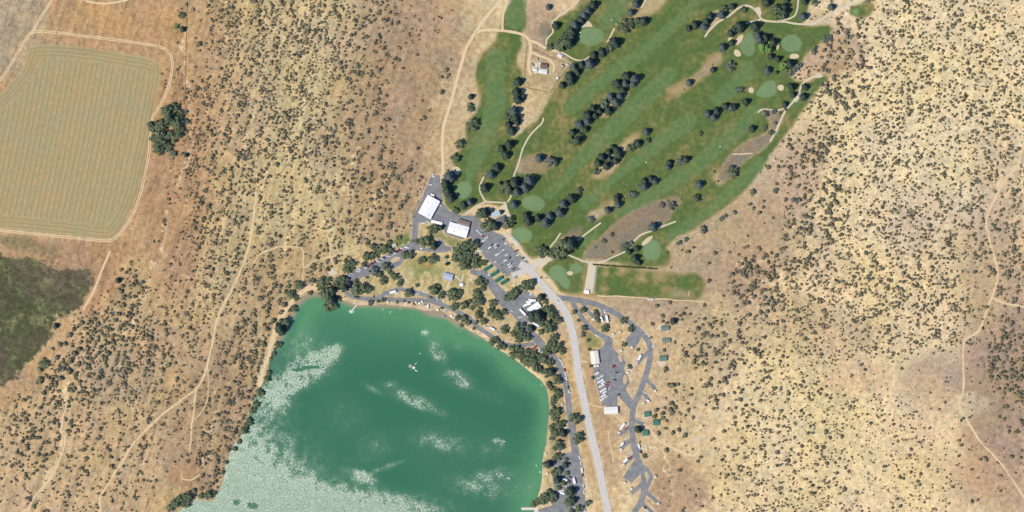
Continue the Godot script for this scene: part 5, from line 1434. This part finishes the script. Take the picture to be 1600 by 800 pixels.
	trees("along the dark weedy field's lower right edge", "bushes beside the dark field", "89,509,5.2,c 130,504,6.5,j 145,504,4.6,j 117,514,5.6,j 111,523,7,j 126,522,5,j 103,537,6.5,j 84,544,5.6,j 95,538,6,j 72,568,10,d 64,576,8,j 90,558,7,j 118,552,9,j 112,562,9,j 125,545,8,j 170,552,9,j 166,560,8,j 158,542,7,j 64,594,10,j 96,590,8,j 110,580,9,j 186,438,5,c 190,455,6.5,j 194,476,7,j 185,472,5,j 190,421,5.5,j 198,426,5,j 181,500,6,j 174,515,6,j 186,490,6,j")

# ------------------------------------------------------------------ vehicles
var paint := {"w": [248, 248, 246, "white"], "s": [200, 204, 208, "silver"], "g": [132, 136, 142, "grey"], "k": [52, 54, 60, "dark"], "r": [168, 44, 48, "red"], "b": [74, 92, 132, "blue"], "t": [206, 180, 148, "tan"]}

func wheels(o: Node3D, xs: Array, w: float, r: float) -> void:
	var key := "wheel%s" % r
	if not protos.has(key):
		var b := Builder.new()
		b.tube(Vector3(0, 0, -0.11), Vector3(0, 0, 0.11), r, r, 12)
		protos[key] = b.mesh()
	for x in xs:
		for s in [-1, 1]:
			part("wheel", protos[key], plain_mat("rubber", Color(0.17, 0.17, 0.17), 0.9), o).position = Vector3(x, r, s * (w * 0.5 - 0.1))

func vehicle_proto(kind: String, c: String) -> Node3D:
	var key := kind + c
	if protos.has(key): return protos[key]
	var o := Node3D.new()
	o.name = "vehicle"
	var pc: Array = paint[c]
	var body := plain_mat("paint" + c, alb(pc[0], pc[1], pc[2]), 0.35, 0.0, 0.5)
	var glass := plain_mat("glass", Color(0.05, 0.06, 0.07), 0.1, 0.0, 0.8)
	var trim := plain_mat("trim", Color(0.3, 0.3, 0.3), 0.6)
	var white := plain_mat("paintw", alb(248, 248, 246), 0.35)
	var b := Builder.new()
	var g := Builder.new()
	var r := Builder.new()
	match kind:
		"c", "u", "p":
			var l := 4.6 if kind == "c" else 4.9 if kind == "u" else 5.7
			var w := 1.85 if kind == "c" else 1.98
			var h := 0.92 if kind == "c" else 1.08
			b.profile(PackedVector2Array([Vector2(-l / 2, 0.32), Vector2(-l / 2 + 0.05, h - 0.06), Vector2(-l / 2 + 0.4, h), Vector2(l / 2 - 1.3, h), Vector2(l / 2 - 0.25, h - 0.14), Vector2(l / 2, h - 0.4), Vector2(l / 2, 0.32)]), -w / 2, w / 2, Color.WHITE, 0.08)
			var x0 := -l / 2 + (0.7 if kind == "c" else 0.2 if kind == "u" else 2.2)
			var x1 := l / 2 - 1.35
			var t := 0.5 if kind == "c" else 0.62
			g.profile(PackedVector2Array([Vector2(x0, h - 0.03), Vector2(x0 + (0.6 if kind == "c" else 0.25), h + t), Vector2(x1 - 0.75, h + t), Vector2(x1, h - 0.03)]), -w / 2 + 0.1, w / 2 - 0.1, Color.WHITE, 0.14)
			r.box(Vector3((x0 + x1) / 2 - 0.06 + (0.0 if kind == "c" else -0.2), h + t + 0.03, 0), Vector3(x1 - x0 - (1.3 if kind == "c" else 0.95), 0.08, w - 0.42), Color.WHITE, 0.0, Vector2(0.94, 0.9))
			part("body", b.mesh(), body, o)
			part("window_band", g.mesh(), glass, o)
			part("roof", r.mesh(), body, o)
			if kind == "p":
				var q := Builder.new()
				q.box(Vector3(-l / 2 + 1.1, h + 0.02, 0), Vector3(1.9, 0.06, w - 0.4))
				part("truck_bed", q.mesh(), trim, o)
			for s in [-1, 1]:
				var q := Builder.new()
				q.box(Vector3(l / 2 - 0.06, h - 0.32, s * (w / 2 - 0.32)), Vector3(0.14, 0.16, 0.36))
				part("headlight", q.mesh(), plain_mat("lamp_glass", Color(0.85, 0.86, 0.88), 0.15), o)
			wheels(o, [-l / 2 + 0.95, l / 2 - 0.95], w, 0.34)
		"v", "m":
			var l := 6.0 if kind == "v" else 9.5
			var w := 2.1 if kind == "v" else 2.75
			var h := 2.2 if kind == "v" else 3.1
			b.profile(PackedVector2Array([Vector2(-l / 2, 0.4), Vector2(-l / 2 + 0.06, h - 0.1), Vector2(-l / 2 + 0.3, h), Vector2(l / 2 - 1.5, h), Vector2(l / 2 - 0.7, h * 0.62), Vector2(l / 2, h * 0.45), Vector2(l / 2, 0.4)]), -w / 2, w / 2, Color.WHITE, 0.1)
			part("body", b.mesh(), body, o)
			g.box(Vector3(l / 2 - 1.05, h * 0.78, 0), Vector3(0.5, h * 0.24, w - 0.3), Color.WHITE, 0.0, Vector2(0.3, 0.94))
			part("windscreen", g.mesh(), glass, o)
			for s in [-1, 1]:
				var q := Builder.new()
				q.box(Vector3(-0.4, h * 0.68, s * (w / 2 + 0.005)), Vector3(l * 0.4, h * 0.2, 0.03))
				part("side_window", q.mesh(), glass, o)
			for k in (2 if kind == "m" else 1):
				var q := Builder.new()
				q.box(Vector3(-l * 0.25 + k * l * 0.36, h + 0.12, 0), Vector3(0.9, 0.26, 0.8), Color.WHITE, 0.0, Vector2(0.8, 0.8))
				part("roof_vent", q.mesh(), plain_mat("vent", alb(200, 200, 196), 0.6), o)
			wheels(o, [-l / 2 + 1.6, l / 2 - 1.1], w, 0.4)
		"t":
			var l := 8.0
			b.profile(PackedVector2Array([Vector2(-l / 2, 0.55), Vector2(-l / 2 + 0.15, 2.8), Vector2(-l / 2 + 0.4, 3.0), Vector2(l / 2 - 0.8, 3.0), Vector2(l / 2 - 0.1, 2.2), Vector2(l / 2, 1.4), Vector2(l / 2 - 0.3, 0.55)]), -1.25, 1.25, Color.WHITE, 0.1)
			part("body", b.mesh(), body, o)
			for k in 2:
				var q := Builder.new()
				q.box(Vector3(-1.6 + k * 3.2, 3.12, 0.1), Vector3(0.85, 0.24, 0.75), Color.WHITE, 0.0, Vector2(0.8, 0.8))
				part("roof_vent", q.mesh(), plain_mat("vent", alb(200, 200, 196), 0.6), o)
			for s in [-1, 1]:
				var q := Builder.new()
				q.box(Vector3(0.3, 1.9, s * 1.255), Vector3(1.6, 0.7, 0.03))
				part("side_window", q.mesh(), glass, o)
			r.tube(Vector3(l / 2 - 0.4, 0.5, 0), Vector3(l / 2 + 1.1, 0.5, 0), 0.08, 0.06, 6)
			part("tow_bar", r.mesh(), trim, o)
			wheels(o, [-0.6, 0.3], 2.4, 0.34)
		"o":
			var l := 7.2
			var p2 := PackedVector2Array([Vector2(-l * 0.5, -1.1), Vector2(l * 0.1, -1.2), Vector2(l * 0.34, -0.85), Vector2(l * 0.5, 0), Vector2(l * 0.34, 0.85), Vector2(l * 0.1, 1.2), Vector2(-l * 0.5, 1.1)])
			b.prism(p2, 0.7, 1.7)
			part("hull", b.mesh(), body, o)
			g.box(Vector3(-1.2, 1.72, 0), Vector3(3.2, 0.1, 1.6))
			part("cockpit", g.mesh(), plain_mat("cover", alb(206, 206, 206), 0.8), o)
			r.box(Vector3(0.6, 1.95, 0), Vector3(0.12, 0.5, 1.7))
			part("windscreen", r.mesh(), glass, o)
			var q := Builder.new()
			q.box(Vector3(0.6, 0.55, 0.9), Vector3(l, 0.14, 0.14))
			q.box(Vector3(0.6, 0.55, -0.9), Vector3(l, 0.14, 0.14))
			q.tube(Vector3(l * 0.5, 0.55, 0), Vector3(l * 0.5 + 1.4, 0.55, 0), 0.08, 0.06, 6)
			part("trailer_frame", q.mesh(), trim, o)
			wheels(o, [-1.4, -0.6], 2.3, 0.33)
		"x":
			b.box(Vector3(0, 0.5, 0), Vector3(2.6, 0.5, 1.2), Color.WHITE, 0.0, Vector2(0.94, 0.9))
			part("body", b.mesh(), body, o)
			g.box(Vector3(-0.3, 0.95, 0), Vector3(0.6, 0.4, 1.1))
			part("seat", g.mesh(), plain_mat("cartseat", alb(150, 140, 120), 0.8), o)
			r.box(Vector3(-0.15, 1.9, 0), Vector3(1.9, 0.08, 1.25), Color.WHITE, 0.0, Vector2(0.95, 0.92))
			part("canopy", r.mesh(), white, o)
			for k in 4:
				var q := Builder.new()
				var a := Vector3([0.7, 0.7, -1.0, -1.0][k], 0.7, [0.55, -0.55, 0.55, -0.55][k])
				q.tube(a, a + Vector3(0, 1.2, 0), 0.03, 0.03, 5)
				part("canopy_post", q.mesh(), trim, o)
			wheels(o, [-0.8, 0.85], 1.2, 0.22)
	protos[key] = o
	return o

# a cluster of vehicles: "px,py,degrees,kind and colour" each
func vehicles(where: String, group: String, list: String, deck := 0.17) -> void:
	var words := {"c": ["car", "parked_car", "car"], "u": ["estate car", "parked_car", "car"], "p": ["pickup truck", "pickup_truck", "pickup"], "v": ["van", "parked_van", "van"], "m": ["motorhome", "motorhome", "motorhome"], "t": ["travel trailer", "travel_trailer", "trailer"], "o": ["boat on a trailer", "boat_on_trailer", "boat"], "x": ["golf cart", "golf_cart", "golf cart"]}
	var items := []
	for t in list.split(" ", false):
		var c := t.split(",")
		items.append([c[0].to_float(), c[1].to_float(), c[2].to_float(), c[3][0], c[3][1], c[4].to_float() if c.size() > 4 else 1.0])
	var lo := Vector2(1e9, 1e9)
	var hi := -lo
	for q in items:
		lo = lo.min(Vector2(q[0], q[1]))
		hi = hi.max(Vector2(q[0], q[1]))
	var wide := hi.x - lo.x >= hi.y - lo.y
	items.sort_custom(func(a, b): return a[0] < b[0] if wide else a[1] < b[1])
	for i in items.size():
		var q: Array = items[i]
		var o: Node3D = vehicle_proto(q[3], q[4]).duplicate()
		var wd: Array = words[q[3]]
		o.name = numbered(wd[1])
		add_child(o)
		o.position = on(q[0], q[1], deck)
		o.rotation.y = -deg_to_rad(q[2] + rng.randf_range(-3, 3) + (180.0 if rng.randf() < 0.4 else 0.0))
		o.scale = (Vector3(1.24 * q[5], 1.15, 1.24) if q[3] in ["m", "t", "o", "v"] else Vector3(1.16, 1.1, 1.18) if q[3] != "x" else Vector3.ONE)
		var lab: String = paint[q[4]][3] + " " + wd[0]
		lab += (", " + ordinal(i + 1) + (" from left " if wide else " from top ") if items.size() > 1 else " ") + where
		tag(o, lab, wd[2], group)

func all_vehicles() -> void:
	vehicles("in the diagonal parking row above the park", "cars in the diagonal row", "544,430.5,22,cw 549.2,427.5,20,us 559.4,423.8,22,cw 562.8,421.4,20,pw 570.7,418.2,22,cw 574.5,416,22,uk 577.8,413.4,24,cr 581.6,411.6,22,ck 585.8,409.4,22,cr 590.6,408.4,22,uw 593.8,406,24,cg 596.6,404.4,22,cw 600.6,402.4,20,ck 604.6,400.8,22,us 607.8,400.2,22,cw 612,396.8,22,pw 616,395.4,22,cw 619,393.4,22,uk 622.2,392,22,cr 625.4,390.4,22,cr 628.2,388.6,22,cw 632.8,386.4,22,pw 636.6,386.8,24,uw")
	vehicles("in the main car park", "cars in the main car park", "746.6,360.8,40,uw 748.9,363.2,44,cw 751.3,365.2,44,pw 754,368.8,44,cr 760,371.4,-32,cw 756.2,376,-36,cw 753.6,377.6,-36,uw 765.4,386.8,-30,uw 768.8,382.4,-30,ck 772.4,383.6,-34,pw 775.6,386,-34,cw 778.2,384,-34,ck 776.8,397.6,-30,uw 780.2,396,-30,cs 785.2,391.4,-32,pw 791.6,398.2,-32,cw 789.4,406.8,-30,uw 796.2,402.6,-30,ck 794.6,404.6,-30,cg 772.8,410.2,-32,pw 787,373.4,-34,ub 790.6,379.4,-30,cw 792.4,381.8,-30,us 798.4,383.2,-30,ct 805.6,392.4,-28,pr 808.2,391.2,-28,cr 809.6,398.2,-28,uw 817.4,402.8,-34,ck 818.6,406.6,-30,pw 795.4,413.2,-34,uw 797.8,416.4,-30,cw 800,411.4,-30,ck 782.4,415.4,-32,ug 803,419.6,-34,ck 801.2,412,-32,cs")
	vehicles("below the car park beside the straw bank", "cars below the car park", "764.8,429.6,10,cw 790.4,427.6,10,ut 803.8,434.8,-32,us 805.6,433.2,-32,cb 808.2,441.8,-30,pw 829.4,459,-30,cw 831,461,-30,us 800.8,485.6,0,cs 743.6,396.4,-30,cw 751.4,392.2,-20,cw")
	vehicles("in the row around the boat shed", "motorhomes by the boat shed", "831.6,469,8,mw 827.4,471.4,-8,tw,1.1 825.4,475.2,-18,mw 821.2,476.8,-26,ow,1.2 817.2,488.2,46,mw,1.25 828,498,44,mw 838,507.6,28,mw,1.1 828.4,505.2,30,cw")
	vehicles("near the two white sheds", "vehicles by the sheds", "675.6,275.6,-30,pw 677.4,274.6,60,cw 672.6,288.6,15,cw 676,304.6,12,tw,0.7 688.8,321,30,pw 663,349,0,cw 667.6,346.8,10,cw")
	vehicles("on the park roads left of the pavilion", "vehicles in the park", "659.8,387.8,-25,pw 634.2,386.4,15,uw 642,396,20,ub 614.6,456,-14,mw,0.95 620.4,458.4,-30,cw 587.4,425.2,0,cw 553.8,449.6,-30,cw 555.4,463.6,10,ck 559.4,464.4,10,uk 698,408.6,20,cs 737,437,-40,uw 741,455.4,0,cs 745.8,395.6,10,cw")
	vehicles("along the beach road", "vehicles on the beach road", "664.2,456.6,0,cw 653.8,458.2,-10,us 684,467.2,45,pw 673.4,464.6,20,ck 668.4,479.4,-80,vw 647.2,473.6,-20,ck 663.8,475.6,-10,cg 690.4,481.4,10,uk 697.2,486.4,10,cs 761.2,511,20,pw 766,512.2,24,cw 769.6,513.8,26,tw,0.9 776.8,520,40,cw 604.6,461,10,cs 812.6,495.6,0,cw 804,548,60,ug")
	vehicles("under the trees below the boat shed", "vehicles below the boat shed", "836.4,542,-40,pr 834.6,544.4,-20,cr 842.4,548.2,-60,uw 828.4,504.6,30,cw 808.4,546.6,80,cs 790.6,541,30,cg 849,536,40,cs")
	vehicles("along the shore road", "cars on the shore road", "874.6,561.8,62,pw 879.4,570.8,66,cw 882.2,577.6,72,ur 883.6,584.2,74,cw 885,591.4,74,uw 886.4,597.6,76,cg 888,604.4,78,ck 888.8,610.6,78,pw 869.4,585.2,-40,cw 874,599,10,cs 878.6,632.8,70,cw 877.2,642.4,-50,cw 880.2,661.4,-30,ut 874.2,668.2,0,cw 884,668.4,-30,uw")
	vehicles("in the lot at the lake's lower right", "vehicles in the launch lot", "905.6,715,80,cw 907.4,725,78,pw 909,735,82,vw,1.1 910.4,742.2,80,ck 911.6,760,86,pw 912.4,768.8,84,cw 888.4,726.4,20,uw 888,719.6,0,cw 882.6,749.4,22,tw,0.9 891,745.4,30,ck 897,750.6,80,mw,0.9 890,752.6,60,uk 877.6,767,-10,ow 878.6,770.4,16,tw,0.8 882.2,758.8,20,pw 899.4,781.2,15,cw 897,793.4,-20,uw 860.4,767.6,70,cs 861.4,769.4,70,cw 843.8,787.6,20,cw 847,788.4,-30,us 878,700.4,0,cw 915,799,30,cw 885,773,10,cg")
	vehicles("in the boat lot", "boats and cars in the boat lot", "931.2,571.8,-4,ow 932.4,583.4,-30,ow,0.95 934.2,579,-40,cg 934.6,591.2,-28,uw 940.8,587.4,-30,cw 938.4,595.4,-28,ow,1.3 941.8,597.8,-28,ow,0.8 940.2,602.6,-28,ow,1.2 942.6,609.4,-30,ow,1.35 944.8,613,-30,ow,0.9 942.2,618.8,-28,ow,1.1 946.8,620.4,-30,cw 941.4,624,-32,ow,0.8 948,601.6,-20,pr 950.2,597.6,-10,cr 952.8,606.2,-40,us 957.2,572.6,40,pr 960.4,571.4,30,cr 963.4,582,0,ck 961,593.2,0,ck 967,616,0,ck 948.4,606.4,-30,cr 956,571.6,20,cs")
	vehicles("in the upper campground", "vehicles in the upper campground", "948.2,497.4,76,mw,1.1 940,498.8,72,tw,0.9 945.4,487.2,70,cw 932.4,524.4,30,uw 1012,521.4,0,cw 1017,527.4,-30,ck 1021,540,-50,cw 999.6,557.8,-62,mw,0.9 995,567.4,-62,cw")
	vehicles("in the lower campground", "vehicles in the lower campground", "1007,613,40,cw 1012.4,626,35,vw,0.9 1009.8,624.4,30,cs 997.6,655.6,10,us 972.4,666,-54,mw,1.05 977.4,669.4,-30,cr 972,693.8,-50,tw,0.7 977.6,686.6,-52,pw 978,719,-40,mw,0.8 975.6,722.4,-40,us 982.2,709.6,-50,pw 985.6,714.8,-50,cr 998.4,697.4,70,vw,1.1 1001.4,706,68,uk 1011,698,40,cw 1011.4,797.4,36,cw 1008,793,36,ck")
	vehicles("driving down the pale highway", "", "871,470.8,56,cw", 0.24)
	vehicles("in the fenced farm yard", "vehicles in the farm yard", "838.6,106,-66,pw 836,109,10,tw,0.7 833,101,60,ck 878,103,30,tt,0.6 887,101,40,cw 845.6,98.4,0,uw 840.6,92,60,cg")
	var carts := ""
	for k in 14:
		var t := (k / 2) / 6.0
		carts += "%.1f,%.1f,%d,xw " % [lerpf(797.4, 808.6, t) + (k % 2) * 2.6, lerpf(370.6, 382.4, t) + (k % 2) * -1.4, -38]
	vehicles("parked in the double row beside the car park", "golf carts beside the car park", carts)
	vehicles("out on the fairways", "golf carts on the fairways", "955.6,31,30,xw 963,37.6,0,xw 1009.8,253.8,40,xw 1125.2,229.2,-30,xw 817,231.6,60,xw 907,51,20,xw", 0.1)

# ------------------------------------------------------------------ scrub of the dry land
func density() -> PackedFloat32Array:
	# ellipses: px, py, rx, ry, turn, share of 4 m cells that hold a bush, size of its bushes
	var list := [[440, 180, 165, 300, 0, 0.27, 1.0], [400, 80, 110, 120, 0, 0.34, 0.95], [420, 430, 120, 110, 0, 0.17, 1.1], [545, 220, 45, 300, 12, 0.17, 1.15], [495, 130, 20, 60, 15, 0.5, 0.8], [600, 290, 55, 120, 15, 0.15, 1.2], [655, 120, 50, 130, 10, 0.012, 1.0], [610, 60, 40, 60, 20, 0.1, 1.1], [330, 260, 40, 230, 0, 0.24, 1.0], [300, 60, 25, 90, 0, 0.03, 1.0], [480, 330, 90, 70, 10, 0.16, 1.0], [330, 420, 60, 80, 0, 0.24, 0.95],
		[235, 560, 120, 110, 0, 0.2, 1.0], [175, 545, 70, 55, 20, 0.34, 1.2], [110, 600, 50, 40, -30, 0.34, 1.35], [120, 720, 150, 95, 0, 0.12, 1.1], [60, 660, 60, 50, -20, 0.2, 1.3], [350, 600, 60, 160, 12, 0.17, 1.05], [330, 720, 50, 60, 20, 0.2, 1.05], [385, 560, 30, 130, 16, 0.2, 1.2], [200, 470, 18, 70, 14, 0.2, 1.4], [288, 745, 22, 20, 0, 0.0, 1.0], [430, 500, 35, 60, 15, 0.25, 1.2],
		[1440, 240, 225, 320, 0, 0.33, 1.0], [1330, 470, 190, 95, 8, 0.4, 1.0], [1250, 660, 190, 170, 0, 0.25, 0.95], [1125, 590, 60, 100, 0, 0.13, 1.4], [1130, 540, 60, 50, 0, 0.2, 1.5], [1420, 730, 110, 90, 0, 0.16, 0.9], [1470, 600, 70, 55, 20, 0.035, 0.9], [1350, 592, 65, 30, 0, 0.05, 0.9], [1572, 440, 45, 60, 0, 0.3, 1.3], [1578, 570, 36, 70, 0, 0.34, 1.35], [1570, 690, 40, 70, 0, 0.09, 1.4], [1525, 700, 45, 70, 0, 0.06, 1.1], [1150, 430, 70, 50, 0, 0.03, 1.2], [1180, 440, 40, 60, 0, 0.25, 1.5], [1205, 330, 45, 60, 20, 0.02, 1.2], [1290, 70, 42, 42, 0, 0.02, 1.0], [1270, 340, 45, 90, 15, 0.28, 1.45], [1260, 250, 40, 50, 20, 0.2, 1.4], [1320, 110, 40, 80, 0, 0.22, 1.5], [1545, 390, 28, 60, 10, 0.2, 1.3], [1525, 445, 25, 30, 0, 0.08, 1.0], [1070, 760, 50, 45, 0, 0.02, 1.0], [1110, 680, 40, 50, 0, 0.05, 1.2]]
	var w := 256
	var h := 128
	var z := PackedFloat32Array()
	z.resize(w * h * 2)
	for e in list:
		var a := deg_to_rad(e[4])
		for j in h:
			for i in w:
				var q := Vector2(i * 8.0 + 4.0 - 224.0 - e[0], j * 8.0 + 4.0 - 112.0 - e[1]).rotated(-a)
				var d := Vector2(q.x / e[2], q.y / e[3]).length()
				if d < 1.25:
					var s := smoothstep(1.25, 0.75, d)
					z[(j * w + i) * 2] = lerpf(z[(j * w + i) * 2], e[5], s)
					z[(j * w + i) * 2 + 1] = lerpf(z[(j * w + i) * 2 + 1], e[6], s)
	return z

func scrub() -> void:
	var z := density()
	var f := FastNoiseLite.new()
	f.seed = 77
	f.frequency = 1.0
	f.fractal_octaves = 2
	for p in [P.turf, P.practice_turf, P.range, P.hay, P.dark_field, P.top_green_turf]:
		fill(keepout, p)
	fill(keepout, Geometry2D.offset_polygon(P.lake, 3.0)[0])
	fill(keepout, pts("520,425 640,360 700,325 830,330 830,520 700,490 545,466"))
	fill(keepout, pts("880,470 1000,500 1024,540 1010,640 1030,800 860,800"))
	fill(keepout, pts("822,72 833,72 890,98 858,146 818,138"))
	var kp := keepout.get_data()
	var spots := []       # [x, z, radius]
	var tiny := []
	for j in range(0, 230):
		for i in range(0, 440):
			var x := -880.0 + (i + rng.randf()) * 4.0
			var y := -460.0 + (j + rng.randf()) * 4.0
			var k := int(y + 512.0) * LW + int(x + 1024.0)
			if kp[k] > 100: continue
			var c := (int((y + 512.0) / 8.0) * 256 + int((x + 1024.0) / 8.0)) * 2
			var d := z[c]
			var clump := f.get_noise_2d(x / 24.0, y / 24.0)
			if x < 0.0:
				clump = 0.4 * clump + 1.1 * f.get_noise_2d((x * 0.95 + y * 0.3) / 9.0, (-x * 0.3 + y * 0.95) / 60.0)
			d *= clampf(1.0 + (2.3 if x < 0.0 else 1.6) * clump, 0.04, 3.2)
			d *= 1.75 if x < 0.0 else 1.2
			if rng.randf() < d:
				var r := (1.1 + 1.2 * absf(rng.randfn()) + 0.6 * rng.randf()) * 1.13 * maxf(0.8, z[c + 1])
				spots.append([x, y, minf(r, 5.4)])
			if rng.randf() < clampf(0.1 + z[c] * 2.2, 0.0, 0.8) * clampf(0.9 + 1.4 * clump, 0.15, 1.8):
				tiny.append([x + rng.randf_range(-2, 2), y + rng.randf_range(-2, 2), rng.randf_range(0.35, 1.05)])
	# trees already stand on the map: bushes that touch were left out by the keep-out map. The 300 largest are things of their own.
	spots.sort_custom(func(a, b): return a[2] > b[2] if a[2] != b[2] else a[0] < b[0])
	var cols := [[Color(0.19, 0.172, 0.1), Color(0.152, 0.144, 0.082), Color(0.205, 0.18, 0.115)], [Color(0.155, 0.156, 0.085), Color(0.182, 0.172, 0.1)], [Color(0.205, 0.178, 0.122), Color(0.17, 0.152, 0.1)]]
	var shapes := []
	for v in 5:
		shapes.append(foliage(130, 900 + v, cols[v % 3], 0.27, "mound"))
	var n_own := 300
	var count := {}
	var queue := []
	for i in mini(n_own, spots.size()):
		var s: Array = spots[i]
		var px: float = s[0] + 800.0
		var py: float = s[1] + 400.0
		if px < 0 or px > 1600 or py < 0 or py > 800: continue
		queue.append(s)
	queue.sort_custom(func(a, b): return a[1] < b[1])
	for s in queue:
		var px: float = s[0] + 800.0
		var py: float = s[1] + 400.0
		var zone := region(px, py)
		count[zone] = count.get(zone, 0) + 1
		var o: Node3D = tree_kinds["j"].protos[rng.randi() % 4].duplicate()
		o.name = numbered("scrub_bush")
		add_child(o)
		o.position = on(px, py, -0.05)
		o.scale = Vector3(s[2], s[2] * 0.85, s[2] * rng.randf_range(0.8, 1.0))
		o.rotation.y = rng.randf() * TAU
		var n: int = count[zone]
		tag(o, "larger olive juniper, %s from top %s" % [ordinal(n), zone], "bush", "larger junipers " + zone)
	var rest := spots.slice(n_own)
	for v in shapes.size():
		var mine := []
		for i in range(v, rest.size(), shapes.size()): mine.append(rest[i])
		scatter("scrub_bushes", mine, shapes[v], 0.85, "olive juniper and sage bushes scattered over the dry land", "bushes")
	scatter("sagebrush", tiny, foliage(14, 950, [Color(0.15, 0.13, 0.09), Color(0.12, 0.11, 0.075)], 0.6, "mound"), 0.8, "tiny sage and dry grass tufts dotted over the dry land", "sagebrush")
	var weeds := []
	for i in 5200:
		var q := Vector2(rng.randf_range(-800, -648), rng.randf_range(0, 230))
		if Geometry2D.is_point_in_polygon(q, P.dark_field) and rng.randf() < 0.5 + 0.8 * f.get_noise_2d(q.x / 30.0, q.y / 30.0): weeds.append([q.x, q.y, rng.randf_range(0.4, 1.2)])
	scatter("field_weeds", weeds, foliage(16, 970, [Color(0.1, 0.1, 0.055), Color(0.12, 0.1, 0.07), Color(0.08, 0.09, 0.045)], 0.5, "mound"), 0.9, "low dark weeds growing all over the dark field", "weeds")
	# stones of the rocky ground
	var st := []
	for p: PackedVector2Array in P.rock:
		var lo := p[0]
		var hi := p[0]
		for q in p:
			lo = lo.min(q)
			hi = hi.max(q)
		for i in 1600:
			var q := Vector2(rng.randf_range(lo.x, hi.x), rng.randf_range(lo.y, hi.y))
			if Geometry2D.is_point_in_polygon(q, p) and f.get_noise_2d(q.x / 14.0, q.y / 14.0) > -0.15: st.append([q.x, q.y, rng.randf_range(0.4, 1.0)])
	var rb := Builder.new()
	rb.box(Vector3(0, 0.25, 0), Vector3(1.6, 0.7, 1.2), Color.WHITE, 0.3, Vector2(0.6, 0.6))
	rb.box(Vector3(0.4, 0.15, 0.5), Vector3(0.9, 0.5, 0.8), Color.WHITE, 1.1, Vector2(0.6, 0.6))
	scatter("boulders", st, rb.mesh(), 0.8, "grey lava stones scattered over the rocky ground", "boulders", noise_mat("stone", alb(156, 156, 154), alb(184, 182, 176), 5.0))

func region(px: float, py: float) -> String:
	if px < 420 and py > 480: return "at the lower left below the hay field"
	if px < 560 and py < 230: return "on the pale upper left slope"
	if px < 440: return "between the hay field and the lake"
	if px < 720 and py < 230: return "on the brown slope left of the golf course"
	if px < 720: return "above the lake's left shore"
	if px < 1120: return "right of the campground cabins"
	if px > 1510 and py > 380: return "beyond the winding track at far right"
	if px < 1300 and py < 440: return "on the bank right of the golf course"
	if py < 200: return "on the pale upper right slope"
	if py < 380: return "on the pale slope at middle right"
	if py < 550 and px < 1340: return "in the thick belt right of the driving range"
	if py < 550: return "at middle right near the winding track"
	if px < 1340: return "at the lower right beyond the cabins"
	return "on the pale flat at the lower right"

func scatter(called: String, list: Array, mesh: Mesh, tall: float, label: String, cat: String, mat: Material = null) -> void:
	if list.is_empty(): return
	var mm := MultiMesh.new()
	mm.transform_format = MultiMesh.TRANSFORM_3D
	mm.use_colors = mat == null
	mm.instance_count = list.size()
	mm.mesh = mesh
	for i in list.size():
		var s: Array = list[i]
		var b := Basis(Vector3.UP, rng.randf() * TAU).scaled(Vector3(s[2] * rng.randf_range(0.85, 1.2), s[2] * tall * rng.randf_range(0.8, 1.2), s[2] * rng.randf_range(0.85, 1.1)))
		mm.set_instance_transform(i, Transform3D(b, Vector3(s[0], hgt(s[0], s[1]) - 0.05, s[1])))
		if mat == null:
			var t := rng.randf_range(0.75, 1.25)
			mm.set_instance_color(i, Color(t * rng.randf_range(0.95, 1.08), t, t * rng.randf_range(0.92, 1.08)))
	var o := MultiMeshInstance3D.new()
	o.multimesh = mm
	o.material_override = mat if mat else leaf_mat()
	o.name = numbered(called)
	add_child(o)
	tag(o, label, cat, "", "stuff")

# ------------------------------------------------------------------ the scene
const HIGH := 6000.0
const SUN_FROM := Vector2(-0.93, 0.37)      # where the sun stands, seen from above: west-south-west
const SUN_UP := 53.0
const WATER := -1.15
const SPECK := 2.1
const GLINT := 0.27
const HAZE := 80.0

func _ready() -> void:
	rng.seed = 4242
	var cam := Camera3D.new()
	cam.name = "camera"
	cam.fov = rad_to_deg(2.0 * atan(400.0 / HIGH))
	cam.near = 100.0
	cam.far = 60000.0
	add_child(cam)
	cam.position = Vector3(0, HIGH, 0)
	cam.rotation.x = -PI / 2
	cam.current = true
	var sky := ProceduralSkyMaterial.new()
	sky.sky_top_color = Color(0.36, 0.52, 0.80)
	sky.sky_horizon_color = Color(0.70, 0.78, 0.88)
	sky.sky_curve = 0.12
	sky.ground_bottom_color = Color(0.42, 0.38, 0.32)
	sky.ground_horizon_color = Color(0.66, 0.66, 0.64)
	var env := Environment.new()
	env.background_mode = Environment.BG_SKY
	env.sky = Sky.new()
	env.sky.sky_material = sky
	env.background_energy_multiplier = 0.85
	env.tonemap_mode = Environment.TONE_MAPPER_LINEAR
	env.tonemap_exposure = 1.38
	env.sdfgi_enabled = true
	env.ssao_enabled = true
	env.ssil_enabled = true
	var we := WorldEnvironment.new()
	we.name = "environment"
	we.environment = env
	add_child(we)
	var sun := DirectionalLight3D.new()
	sun.name = "sun"
	sun.light_energy = 1.3
	sun.light_color = Color(1.0, 0.97, 0.92)
	sun.light_angular_distance = 0.5
	sun.shadow_enabled = true
	add_child(sun)
	var hd := SUN_FROM.normalized() * cos(deg_to_rad(SUN_UP))
	sun.look_at_from_position(Vector3.ZERO, Vector3(-hd.x, -sin(deg_to_rad(SUN_UP)), -hd.y))
	outlines()
	relief()
	keepout = mask()
	roads(true)
	build_land()
	lake()
	roads(false)
	buildings()
	site_things()
	tree_protos()
	all_trees()
	all_vehicles()
	scrub()
	for k in protos:
		if protos[k] is Node: protos[k].free()
	for k in tree_kinds:
		for o in tree_kinds[k].protos: o.free()
